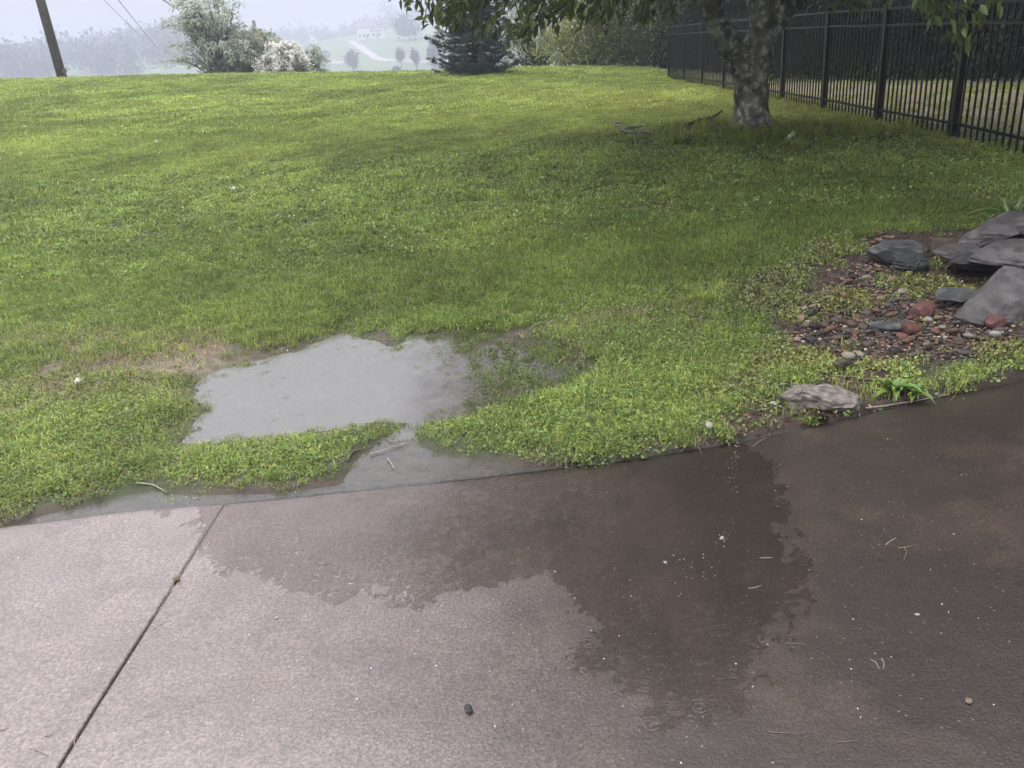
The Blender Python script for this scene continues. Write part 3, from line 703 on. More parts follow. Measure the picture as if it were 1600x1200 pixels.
# ------------------------------------------------------------------ black metal picket fence
FX = 5.1
POSTY = [6.98 + 1.77 * k for k in range(10)]
fence = empty('picket_fence', (FX, POSTY[0], h1(FX, POSTY[0])))
tag(fence, 'black metal picket fence running back along the right of the lawn', 'fence')
FH = 1.4
def fpart(name, me, x, y, z, rot=None):
    return obj(name, me, fence, (x - fence.location[0], y - fence.location[1], z - fence.location[2]), rot)
mb = MB(); mb.box((0, 0, FH / 2 - .1), (.062, .062, FH + .2)); post_me = mb.mesh('post', M_black)
mb = MB(); mb.box((0, 0, 0), (.075, .075, .02)); mb.box((0, 0, .016), (.055, .055, .014)); mb.add([(-.0275, -.0275, .023), (.0275, -.0275, .023), (.0275, .0275, .023), (-.0275, .0275, .023), (0, 0, .036)], [(0, 1, 4), (1, 2, 4), (2, 3, 4), (3, 0, 4)]); cap_me = mb.mesh('cap', M_black)
PK = FH - .03 + .04
mb = MB(); mb.box((0, 0, PK / 2), (.017, .017, PK)); picket_me = mb.mesh('picket', M_black)
for k, py in enumerate(POSTY):
    z = h1(FX, py); po = fpart('post', post_me, FX, py, z); obj('cap', cap_me, po, (0, 0, FH + .01))
for k in range(len(POSTY) - 1):
    y0, y1 = POSTY[k] + .031, POSTY[k + 1] - .031; z0, z1 = h1(FX, POSTY[k]), h1(FX, POSTY[k + 1])
    for hh, th in ((FH - .03, .028), (FH - .22, .026), (.17, .026)):
        mb = MB(); a, b = z0 + hh, z1 + hh; w = .017
        v = [(-w, 0, -th / 2), (w, 0, -th / 2), (w, 0, th / 2), (-w, 0, th / 2)]
        vv = np.array(v + v, float); vv[:4, 1] = y0; vv[4:, 1] = y1; vv[:4, 2] += a; vv[4:, 2] += b
        vv[:, 1] -= y0; vv[:, 2] -= a
        mb.add(vv, None, [(0, 3, 2, 1), (4, 5, 6, 7), (0, 1, 5, 4), (1, 2, 6, 5), (2, 3, 7, 6), (3, 0, 4, 7)])
        fpart('rail', mb.mesh('rail', M_black), FX, y0, a)
    npk = 15
    for j in range(1, npk + 1):
        t = j / (npk + 1); fpart('picket', picket_me, FX, POSTY[k] + 1.77 * t, z0 + (z1 - z0) * t + .03 - .012)

# ------------------------------------------------------------------ the broad-leaved tree
def smooth_path(pts, n):
    pts = np.asarray(pts, float); s = np.linspace(0, len(pts) - 1, n); i = np.clip(np.floor(s).astype(int), 0, len(pts) - 2); t = (s - i)[:, None]
    p0 = pts[np.clip(i - 1, 0, None)]; p1 = pts[i]; p2 = pts[i + 1]; p3 = pts[np.clip(i + 2, None, len(pts) - 1)]
    return .5 * ((2 * p1) + (-p0 + p2) * t + (2 * p0 - 5 * p1 + 4 * p2 - p3) * t ** 2 + (-p0 + 3 * p1 - 3 * p2 + p3) * t ** 3)
def ap(u, v, y): return at_y(u, v, y)
ty = TREE[1]
tree = empty('lawn_tree', TREE); tag(tree, 'broad leaved tree with lichen mottled grey trunk forking low on the lawn', 'tree')
T0 = np.array(TREE)
mb = MB()
trunk_pts = [T0 + (0, 0, -.15), T0 + (0, 0, .03), ap(1174, 165, ty), ap(1173, 130, ty), ap(1180, 95, ty), ap(1193, 50, ty), ap(1205, 0, ty), ap(1213, -60, ty), ap(1205, -140, ty), ap(1225, -260, ty)]
rad0 = [.34, .27, .195, .185, .18, .17, .155, .14, .12, .10]
tp = smooth_path([p - T0 for p in trunk_pts], 60); tr = np.interp(np.linspace(0, 9, 60), range(10), rad0)
mb.tube(tp, tr, 18, rough=.10, seed=3)
limbs = []
def limb(pts, rads, seed, n=40, sides=14):
    q = smooth_path([np.asarray(p) - T0 for p in pts], n); r = np.interp(np.linspace(0, len(rads) - 1, n), range(len(rads)), rads)
    mb.tube(q, r, sides, rough=.09, seed=seed); limbs.append(q)
limb([ap(1170, 150, ty), ap(1160, 112, ty - .03), ap(1140, 70, ty - .08), ap(1118, 30, ty - .12), ap(1103, -5, ty - .15), ap(1075, -80, ty - .3), ap(1040, -170, ty - .5)], [.12, .145, .135, .125, .12, .10, .07], 5)
limb([ap(1198, 60, ty), ap(1218, 30, ty - .1), ap(1240, 5, ty - .2), ap(1275, -50, ty - .4), ap(1330, -120, ty - .7)], [.11, .10, .09, .08, .055], 8, 30, 10)
limb([ap(1192, 40, ty), ap(1180, 5, ty + .2), ap(1160, -60, ty + .5), ap(1130, -150, ty + .9)], [.10, .09, .08, .05], 9, 26, 10)
# big boughs out into the crown
crown_c = T0 + np.array([-.5, 0, 5.0]); crown_r = np.array([4.6, 4.4, 3.1])
gt = np.random.default_rng(21); boughs = []
for k in range(26):
    src = limbs[k % 3][-1 - (k % 5)] if k % 4 else tp[-1 - (k % 8)]
    a = gt.random() * 6.283; el = gt.random() * 1.3 - .25
    end = crown_c - T0 + crown_r * .8 * np.array([math.cos(a) * math.cos(el), math.sin(a) * math.cos(el), math.sin(el)])
    mid = (src + end) / 2 + np.array([0, 0, .35]) + gt.normal(size=3) * .25
    q = smooth_path([src, mid, end], 14); mb.tube(q, np.linspace(.06, .012, 14), 6, rough=.05, seed=k); boughs.append(q)
tk = obj('trunk', mb.mesh('trunk', M_bark, True), tree)
# drooping outer twigs that reach into the picture: (start pixel, end pixel, depth, leaves)
droops = [((760, -60), (650, 8), 8.6, 60), ((800, -50), (672, 30), 8.4, 70), ((820, -40), (700, 30), 8.7, 60), ((860, -30), (752, 45), 8.5, 55), ((880, -40), (800, 42), 8.3, 60), ((900, -30), (815, 60), 8.2, 50),
          ((880, 10), (812, 58), 8.1, 24), ((920, -40), (860, 30), 8.6, 60), ((960, -40), (905, 25), 8.9, 60), ((1000, -40), (950, 30), 9.2, 60), ((1030, -40), (1000, 25), 9.2, 50), ((1060, -40), (1040, 20), 9.4, 50),
          ((740, -60), (720, 12), 9.0, 60), ((700, -60), (640, -5), 8.8, 50), ((960, -60), (880, 5), 9.6, 60), ((1015, -70), (930, 0), 9.8, 60), ((860, -80), (780, 0), 9.4, 70), ((1300, -60), (1335, 5), 8.6, 35),
          ((1400, -40), (1480, 20), 6.9, 30), ((1430, -40), (1508, 66), 6.6, 44), ((1440, -30), (1525, 22), 6.6, 30), ((1380, -40), (1452, 14), 7.2, 26), ((1460, -60), (1560, 0), 6.6, 26)]
mbl = MB()
for k, (a, b, yy, nl) in enumerate(droops):
    s, e = ap(*a, yy) - T0, ap(*b, yy) - T0
    m1 = (s + e) / 2 + np.array([0, 0, .06]); q = smooth_path([s + (s - e) * .5 + np.array([0, 0, .25]), s, m1, e], 16)
    mbt = MB(); mbt.tube(q, np.linspace(.014, .003, 16), 5); obj('branch', mbt.mesh('branch', M_darkbark, True), tree)
    t = gt.random(nl * 2) ** .8; i = np.clip((t * 15).astype(int), 0, 14); base = q[i] + (q[i + 1] - q[i]) * (t * 15 - i)[:, None]
    nl2 = nl * 2; off = gt.normal(size=(nl2, 3)) * np.array([.09, .09, .05]) * (1 if a[0] < 1350 else .6)
    d = unit(e - s)[None] * .5 + gt.normal(size=(nl2, 3)) * .6 + np.array([0, 0, -.55])
    c = tint(nl2, .35, .15, gt) * (1.5 if a[0] > 1350 else 1.0)
    leaves(mbl, base + off, d, .085 + .035 * gt.random(nl2), .042 + .012 * gt.random(nl2), c, .18, 'leaf', .15, g=gt)
# crown mass: leafy twigs on the boughs and through the crown volume
nt_ = 1050; cen = gt.normal(size=(nt_, 3)); cen = unit(cen) * (gt.random((nt_, 1)) ** .4) * crown_r + (crown_c - T0)
zlow = .30 * np.abs(cen[:, 0]) * .0 + 2.05; cen[:, 2] = np.maximum(cen[:, 2], zlow + gt.random(nt_) * .6)
for k in range(nt_):
    m_ = 34; p = cen[k] + gt.normal(size=(m_, 3)) * np.array([.28, .28, .17])
    leaves(mbl, p, gt.normal(size=(m_, 3)) + np.array([0, 0, -.5]), .125 + .05 * gt.random(m_), .066 + .02 * gt.random(m_), tint(m_, .3, .12, gt) * (.75 + .5 * gt.random()), .18, 'leaf', .15, g=gt)
obj('crown', mbl.mesh('crown', M_cherry), tree)

# ------------------------------------------------------------------ conifer, shrubs and trees behind
def leafy(name, base, blobs, mat, n, size, seed, label, cat='tree', group=None, stems=4, stem_r=.05, shape='diamond', clump=60, aspect=.5, stem_mat=None, spread=.3, squash=.6):
    """a bush or tree: stems plus a crown of leaf clumps in several lobes; blobs = [(dx, dy, z, rx, ry, rz)] from the base"""
    g = np.random.default_rng(seed); root = empty(name, base); tag(root, label, cat, group)
    mb, st = MB(), MB()
    vol = np.array([b[3] * b[4] * b[5] for b in blobs]) ** (2 / 3); vol /= vol.sum()
    for b, w in zip(blobs, vol):
        nb = max(3, int(n * w / clump)); c = unit(g.normal(size=(nb, 3))) * (g.random((nb, 1)) ** .33) * np.array(b[3:]) * (.85 + .3 * g.random((nb, 1))) + np.array(b[:3])
        sd = (b[3] * b[4] * b[5]) ** (1 / 3) * spread
        c[:, 2] = np.maximum(c[:, 2], .1)
        for k in range(nb):
            p = c[k] + g.normal(size=(clump, 3)) * np.array([sd, sd, sd * squash]); p[:, 2] = np.maximum(p[:, 2], .02)
            L = size * (.6 + .8 * g.random(clump))
            leaves(mb, p, g.normal(size=(clump, 3)) + np.array([0, 0, -.1]), L, L * aspect, tint(clump, .3, .14, g) * (.7 + .6 * g.random()), .2, shape, .1, g=g)
    for k in range(stems):
        b = blobs[k % len(blobs)]; e = np.array(b[:3]) + g.normal(size=3) * np.array(b[3:]) * .35; s = np.array([g.normal() * .12, g.normal() * .12, -.1])
        mid = (s + e) / 2 + g.normal(size=3) * .12
        st.tube(smooth_path([s, mid, e], 10), np.linspace(stem_r, stem_r * .3, 10), 6, rough=.1, seed=k)
        for j in range(3):
            q = s + (e - s) * (.4 + .15 * j); st.tube(smooth_path([q, q + (e - q) * .5 + g.normal(size=3) * .25, e + g.normal(size=3) * np.array(b[3:]) * .6], 7), np.linspace(stem_r * .4, stem_r * .12, 7), 5)
    if stems: obj('trunk', st.mesh('trunk', stem_mat or M_darkbark, True), root)
    obj('crown', mb.mesh('crown', mat), root)
    return root
def ground_at(u, y, v=100):
    """a spot in the direction of photo column u, at distance y"""
    p = at_y(u, v, y); return np.array([p[0], y, h1(p[0], y)])

def spruce(base, height, radius, seed):
    g = np.random.default_rng(seed); root = empty('spruce', base); tag(root, 'dark blue green spruce with low spreading boughs at the lawn crest', 'tree')
    mb, st = MB(), MB(); st.tube([(0, 0, -.1), (0, 0, height * .6), (0, 0, height)], [.10, .05, .01], 8)
    z = .12
    while z < height - .1:
        f = 1 - z / height; nb = 9 if f > .3 else 6
        R = radius * min(1, f ** .6 * 1.1) * (.85 + .15 * math.sin(z * 9))
        a0 = g.random() * 6
        for k in range(nb):
            a = a0 + k / nb * 6.283 + g.normal() * .12; L = R * (.75 + .35 * g.random())
            d = np.array([math.cos(a), math.sin(a), 0]); s = np.array([0, 0, z + g.normal() * .04])
            pts = smooth_path([s, s + d * L * .5 + np.array([0, 0, -.04 * L]), s + d * L + np.array([0, 0, .16 * L + .03 + .06 * g.normal()])], 10)
            st.tube(pts, np.linspace(.018, .004, 10), 4)
            perp = np.array([-d[1], d[0], 0])
            nt = max(6, int(L * 24)); t = .12 + .88 * np.sort(g.random(nt)); ip = np.clip((t * 9).astype(int), 0, 8); b = pts[ip] + (pts[ip + 1] - pts[ip]) * (t * 9 - ip)[:, None]
            sg = np.where(g.random(nt) < .5, -1, 1)[:, None]; tl = (.10 + .34 * (1 - t) * L)[:, None]
            td = unit(d * .8 + perp * sg * .9 + g.normal(size=(nt, 3)) * .15 + np.array([0, 0, .08]))
            nn = 26
            f_ = g.random((nt, nn, 1)); p = (b[:, None] + td[:, None] * tl[:, None] * f_).reshape(-1, 3)
            nd = unit(np.repeat(td, nn, 0) * .8 + g.normal(size=(nt * nn, 3)) * .6)
            leaves(mb, p, nd, .05 + .03 * g.random(nt * nn), .016, tint(nt * nn, .3, .06, g) * (.8 + .4 * g.random()), .1, 'diamond', g=g)
        z += .10 + .05 * g.random()
    obj('trunk', st.mesh('trunk', M_darkbark, True), root); obj('crown', mb.mesh('crown', M_spruce), root)
spruce(ground_at(745, 24.5, 112) - np.array([0, 0, .05]), 4.6, 1.36, 4)

def cane_shrub(name, base, n, height, spread, mat, label, seed, leaf=.12, per=60, bloom=None, lean=(0, 0), upright=.6, cat='shrub', bshare=.5):
    g = np.random.default_rng(seed); root = empty(name, base); tag(root, label, cat)
    mb, st, fl = MB(), MB(), MB()
    for k in range(n):
        a = g.random() * 6.283; q0 = g.random() ** .8; hh = height * (.25 + .75 * q0); r = spread * (.15 + .85 * g.random()) * (1.25 - .5 * q0)
        d = np.array([math.cos(a), math.sin(a), 0]); s = d * spread * .25 * g.random() + np.array([0, 0, -.1])
        q = smooth_path([s, s + d * r * .3 + np.array([0, 0, hh * .6]), s + d * r * .7 + np.array([lean[0] * .5, lean[1] * .5, hh * (.8 + .2 * upright)]), s + d * r * 1.05 + np.array([lean[0], lean[1], hh * (.55 + .45 * upright)])], 18)
        st.tube(q, np.linspace(.022, .004, 18), 4)
        t = .03 + .97 * g.random(per); i = np.clip((t * 17).astype(int), 0, 16); b = q[i] + (q[i + 1] - q[i]) * (t * 17 - i)[:, None]
        b = b + g.normal(size=(per, 3)) * .07 * height / 3; b[:, 2] = np.maximum(b[:, 2], .02)
        tang = unit(q[i + 1] - q[i]); L = leaf * (.6 + .7 * g.random(per))
        dd_ = tang * .7 + g.normal(size=(per, 3)) * .6
        if bloom is not None:
            isb = g.random(per) < bshare * (t > .3); nb = isb.sum()
            for rep in range(3):
                leaves(fl, b[isb] + g.normal(size=(nb, 3)) * .03, g.normal(size=(nb, 3)) + np.array([0, 0, .4]), .08 + .04 * g.random(nb), .07, tint(nb, .15, .04, g), .1, 'diamond', g=g)
            b, dd_, L = b[~isb], dd_[~isb], L[~isb]
        m_ = len(b); leaves(mb, b, dd_, L, L * .36, tint(m_, .3, .1, g) * (.75 + .5 * g.random()), .15, 'leaf', .15, g=g)
    obj('stems', st.mesh('stems', M_darkbark), root); obj('foliage', mb.mesh('foliage', mat), root)
    if bloom is not None: obj('blossom', fl.mesh('blossom', bloom), root)
    return root
SY = 34.0
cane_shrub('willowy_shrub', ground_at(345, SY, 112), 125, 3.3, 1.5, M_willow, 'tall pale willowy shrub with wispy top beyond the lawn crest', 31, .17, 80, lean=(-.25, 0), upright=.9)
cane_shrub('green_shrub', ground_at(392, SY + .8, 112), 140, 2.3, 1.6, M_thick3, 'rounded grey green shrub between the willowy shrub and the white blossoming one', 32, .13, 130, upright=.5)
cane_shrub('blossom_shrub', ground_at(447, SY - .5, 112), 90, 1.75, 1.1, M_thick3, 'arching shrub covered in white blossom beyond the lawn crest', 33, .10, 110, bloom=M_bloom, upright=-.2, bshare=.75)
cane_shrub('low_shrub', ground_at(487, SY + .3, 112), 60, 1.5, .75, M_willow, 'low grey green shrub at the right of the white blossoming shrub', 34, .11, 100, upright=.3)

# thicket behind the far end of the lawn
cane_shrub('pale_bush', ground_at(835, 33, 105), 120, 3.1, 1.9, M_thick3, 'pale grey green bush with thin bare branches beside the spruce', 41, .10, 80, upright=.6)
leafy('olive_bush', ground_at(915, 30, 108), [(0, 0, 1.2, 1.3, 1.2, 1.3), (.9, .2, 1.7, 1.1, 1, 1.3), (-.9, 0, .7, .8, .8, .8), (.5, .2, .5, 1.4, 1, .6)], M_thick1, 9000, .11, 42, 'yellowish olive bush with loose leafy sprays at the lawn end', 'bush', stems=6)
leafy('green_bush', ground_at(985, 29, 108), [(0, 0, 1.1, 1.3, 1, 1.2), (.8, 0, 2.0, 1.2, 1, 1.4), (-.7, .3, 2.2, 1.1, 1, 1.2), (.2, .2, .5, 1.6, 1, .6)], M_thick2, 10000, .11, 43, 'mid green leafy bush right of the olive bush at the lawn end', 'bush', stems=6)
leafy('corner_bush', ground_at(1045, 28, 108), [(0, 0, 1.2, 1.2, 1, 1.2), (.7, 0, 2.3, 1.3, 1, 1.4)], M_thick2, 8000, .11, 44, 'dark leafy bush behind the far end of the black fence', 'bush', stems=5)
leafy('thicket_tree', ground_at(940, 35, 100), [(0, 0, 4.0, 2.0, 1.8, 1.8), (1.5, .5, 5.5, 2.2, 1.8, 2), (-1.4, .5, 3.5, 1.5, 1.5, 1.4), (.4, 0, 7, 1.8, 1.6, 1.6)], M_thick2, 9000, .16, 45, 'tall green tree rising behind the olive bush', 'tree', stems=4, stem_r=.14)
leafy('thicket_tree', ground_at(1050, 34, 100), [(0, 0, 4.0, 2.2, 1.8, 2), (1.8, .5, 5.8, 2.4, 1.8, 2.2), (-1.2, .5, 6, 1.9, 1.5, 1.8), (1, 0, 2, 2, 1.6, 1.6)], M_thick1, 9000, .16, 46, 'olive tree standing behind the end post of the fence', 'tree', stems=4, stem_r=.14)
leafy('thicket_tree', ground_at(1130, 36, 100), [(0, 0, 4.5, 2.4, 1.8, 2.6), (1.8, .5, 7, 2.6, 1.8, 2.4), (-1.2, .5, 7, 2.2, 1.5, 2), (.5, 0, 2, 2.6, 1.6, 1.8)], M_thick2, 9000, .17, 47, 'dark tree seen behind the forked trunk, far side of the fence', 'tree', stems=4, stem_r=.16)

# dark evergreens beyond the fence
def evergreen_mesh(seed, height, R):
    g = np.random.default_rng(seed); mb, st = MB(), MB(); st.tube([(0, 0, -.2), (.05, 0, height * .5), (0, 0, height)], [.2, .13, .02], 8, rough=.1)
    z = .5
    while z < height:
        f = max(0.0, 1 - max(0, z - 1.0) / (height - 1.0))
        for k in range(9):
            a = g.random() * 6.283; L = (R * (.3 + .7 * f ** .7)) * (.7 + .5 * g.random())
            d = np.array([math.cos(a), math.sin(a), 0]); m_ = int(62 * L)
            t = .1 + .9 * g.random((m_, 1)); p = np.array([0, 0, z]) + d * L * t + np.array([0, 0, -.35]) * L * t ** 2 + g.normal(size=(m_, 3)) * np.array([.16, .16, .08])
            leaves(mb, p, d * .6 + g.normal(size=(m_, 3)) * .5 + np.array([0, 0, -.45]), .15 + .09 * g.random(m_), .06, tint(m_, .35, .1, g) * (.7 + .6 * g.random()), .1, 'diamond', g=g)
        z += .24
    return st.mesh('trunk', M_darkbark, True), mb.mesh('crown', M_hem)
EV = [evergreen_mesh(61, 16.5, 3.0), evergreen_mesh(62, 15.0, 2.8)]
ev_spots = [(9.3, 27.0, 'dark evergreen just right of the lawn tree trunk, farthest back'), (9.6, 22.5, 'dark evergreen second from the back in the row beyond the fence'), (11.2, 20.0, 'dark evergreen behind the third fence panel from the right edge'),
            (12.0, 17.4, 'dark evergreen behind the fence post nearest the hanging leaf spray'), (12.4, 14.6, 'dark evergreen at the right edge of the picture beyond the fence'), (12.6, 11.6, 'near evergreen of the row, just outside the right edge'), (13.0, 8.6, 'nearest evergreen of the row beyond the fence'), (8.4, 28.0, 'dark evergreen in the second row behind the lawn tree'), (13.4, 23.5, 'dark evergreen in the second row behind the right fence panels'), (8.6, 4.6, 'unseen evergreen added beside the driveway to shade its right side'), (8.4, 1.0, 'unseen evergreen added nearest the viewer to shade the driveway'), (15.5, 18.5, 'tall dark evergreen in the second row at the right edge')]  # the two beside the driveway are unseen, added to darken the right slab
for k, (x, y, lab) in enumerate(ev_spots):
    r = empty('evergreen_tree', (x, y, h1(x, y)), k * 1.3); tag(r, lab, 'tree', 'dark evergreens beyond the fence'); r.scale = (1, 1, 1)
    a, b = EV[k % 2]; obj('trunk', a, r); obj('crown', b, r)

for k, (x, y, lab) in enumerate([(10.5, 27.5, 'dark undergrowth bush at the back of the evergreen row'), (14.0, 25.5, 'dark undergrowth bush between the evergreens behind the third fence panel'), (15.5, 21.5, 'dark undergrowth bush behind the second fence panel from the right'), (16.5, 16.0, 'dark undergrowth bush behind the evergreens at the right edge'), (7.2, 31.0, 'dark undergrowth bush far behind the lawn tree trunk')]):
    leafy('undergrowth_bush', (x, y, h1(x, y)), [(0, 0, 1.2, 2.2, 1.4, 1.3), (1.6, 0, 1.4, 1.8, 1.2, 1.5), (-1.6, .3, 1.3, 1.8, 1.2, 1.4), (0, .3, 2.6, 2.0, 1.2, 1.2)], M_hem, 5000, .22, 500 + k, lab, 'bush', 'dark undergrowth beyond the fence', stems=5)

# ------------------------------------------------------------------ poles and cables
def pole(base, height, rad, label, seed):
    root = empty('utility_pole', base); tag(root, label, 'utility pole', 'utility poles')
    mb = MB(); mb.tube([(0, 0, -.4), (0, 0, height * .5), (0, 0, height)], [rad, rad * .88, rad * .72], 14, rough=.02, seed=seed); obj('shaft', mb.mesh('shaft', M_pole, True), root)
    return root
pb = ground_at(98, 30.0, 125); pole_a = pole(pb - np.array([0, 0, .1]), 10.5, .165, 'tall wooden utility pole standing at the left lawn crest', 1)
mb = MB(); mb.tube([(.19, -.08, -.2), (.19, -.08, .36)], .04, 8); mb.box((.19, -.08, .42), (.10, .09, .13)); obj('cable_guard', mb.mesh('cable_guard', M_pole), pole_a)
pb2 = at_y(405, 80, 75.0); pb2g = np.array([pb2[0], 75.0, h1(pb2[0], 75.0)]); top2 = at_y(396, 32, 75.0)
pole_b = pole(pb2g, float(top2[2] - pb2g[2]), .19, 'distant utility pole rising behind the grey green shrub', 2)
ht2 = float(top2[2] - pb2g[2]); mb = MB(); mb.tube([(.42, 0, ht2 - 1.5), (.42, 0, ht2 - .7)], .17, 10); mb.box((.2, 0, ht2 - 1.1), (.3, .05, .06)); obj('transformer', mb.mesh('transformer', M_pole), pole_b)
def cable(a, b, rad, sag, label):
    a, b = np.asarray(a, float), np.asarray(b, float); t = np.linspace(0, 1, 30)[:, None]
    q = (b - a) * t + np.array([0, 0, -4 * sag]) * t * (1 - t); mb = MB(); mb.tube(q, rad, 5)
    tag(obj('overhead_cable', mb.mesh('overhead_cable', M_cable, True), None, a), label, 'cable', 'overhead cables')
ptop = np.array([pb[0], pb[1], pb[2] + 10.2])
def to_px(u1, v1, u2, v2, y_end):
    """a straight cable from near the pole top through the photo line (u1,v1)-(u2,v2), ending y_end metres off"""
    s = at_y(u1 - (u2 - u1) * 2.6, v1 - (v2 - v1) * 2.6, 30.0); return s, at_y(u2, v2, y_end)
s, e = to_px(185, 0, 246, 76, 120.0); cable(s, e, .03, 0.0, 'thin overhead cable running down steeply to the far wooded ridge')
s, e = to_px(255, 0, 330, 47, 61.0); cable(s, e, .032, 0.0, 'thicker overhead cable running down behind the willowy shrub')
s, e = to_px(165, 2, 232, 70, 150.0); cable(s, e, .022, 0.0, 'faint lowest overhead cable left of the steep one')

# ------------------------------------------------------------------ far hillside: woods, single trees, track, houses
def far_point(u, v, dmin=70, dmax=760):
    d = ray(u, v); d = d / np.linalg.norm(d); t = np.linspace(dmin, dmax, 1400); p = np.array([0, 0, EYE]) + t[:, None] * d
    g = p[:, 2] - H(p[:, 0], p[:, 1]); k = np.argmax(g < 0) if (g < 0).any() else int(np.argmin(g))
    return np.array([p[k, 0], p[k, 1], h1(p[k, 0], p[k, 1])])
def far_crown(mb, c, r, h, n, size, g):
    k = max(4, n // 30); cc = unit(g.normal(size=(k, 3))) * (g.random((k, 1)) ** .4) * np.array([r, r, h / 2]) * .8 + np.array([0, 0, h * .55]) + c
    for q in cc:
        p = q + g.normal(size=(30, 3)) * r * .28; L = size * (.6 + .8 * g.random(30))
        leaves(mb, p, g.normal(size=(30, 3)), L, L * .6, tint(30, .25, .1, g) * (.75 + .5 * g.random()), .2, 'diamond', g=g)
gw = np.random.default_rng(77); mb = MB()
for k in range(270):
    u = -150 + 1250 * gw.random(); az = float(np.interp(u, _uu, _az)); dd_ = RIDGE + gw.normal() * 16 + 14
    x, y = dd_ * math.sin(az), dd_ * math.cos(az); hh = np.interp(u, [-150, 100, 250, 330, 400, 470, 530, 555, 600, 700, 1100], [5.0, 4.2, 4.0, 4.5, 5.0, 5.5, 4.0, 5.5, 6.5, 7, 7]) * (.75 + .5 * gw.random()) * 2.6
    far_crown(mb, np.array([x, y, h1(x, y) - 1.2]), hh * .42, hh, 150, 2.1, gw)
for k in range(240):      # the left slope is all wooded
    u = -200 + 560 * gw.random() ** .9; az = float(np.interp(u, _uu, _az)); dd_ = 340 + 300 * gw.random()
    x, y = dd_ * math.sin(az), dd_ * math.cos(az); hh = 8 + 6 * gw.random(); far_crown(mb, np.array([x, y, h1(x, y) - 1.2]), hh * .5, hh, 150, 2.1, gw)
tag(obj('ridge_woods', mb.mesh('ridge_woods', M_farleaf)), 'hazy woods along the distant ridge', 'woods', kind='stuff')
def far_tree(u, vb, w, h, label, seed, trunk=.25):
    b = far_point(u, vb, 90); s = np.linalg.norm(b) / FPX * .93; g = np.random.default_rng(seed); root = empty('far_tree', b); tag(root, label, 'tree', 'single trees on the far pasture')
    mb = MB(); r, hh = w * s / 2, h * s; mb2 = MB(); mb2.tube([(0, 0, -.3), (0, 0, hh * .6)], [.16, .08], 6)
    n = 1500; p = (.74 * np.repeat(unit(g.normal(size=(30, 3))) * (g.random((30, 1)) ** .4), 50, 0) + g.normal(size=(n, 3)) * .19) * np.array([r, r, hh * (1 - trunk) / 2]) + np.array([0, 0, hh * (trunk + (1 - trunk) / 2)])
    leaves(mb, p, g.normal(size=(n, 3)), .16 * r + .12 * r * g.random(n), .14 * r, tint(n, .3, .1, g), .2, 'diamond', g=g)
    obj('trunk', mb2.mesh('trunk', M_darkbark), root); obj('crown', mb.mesh('crown', M_farleaf), root)
far_tree(553, 111, 25, 33, 'round dark tree on the far pasture, left of the pale track', 1, .05)
far_tree(651, 109, 18, 31, 'egg shaped tree with bare stem on the far pasture below the track', 2, .15)
far_tree(628, 106, 17, 30, 'paler slim tree just left of the egg shaped one', 3, .2)
far_tree(680, 110, 28, 52, 'tall dark tree on the pasture beside the spruce', 4, .05)
far_tree(500, 104, 40, 32, 'broad dark tree on the pasture behind the low shrub', 5, .05)
far_tree(620, 115, 16, 11, 'low dark bush at the crest below the slim pasture tree', 6, 0)
far_tree(640, 62, 46, 36, 'large hazy tree at the top of the pasture, right of the white farmhouse', 7, .05)
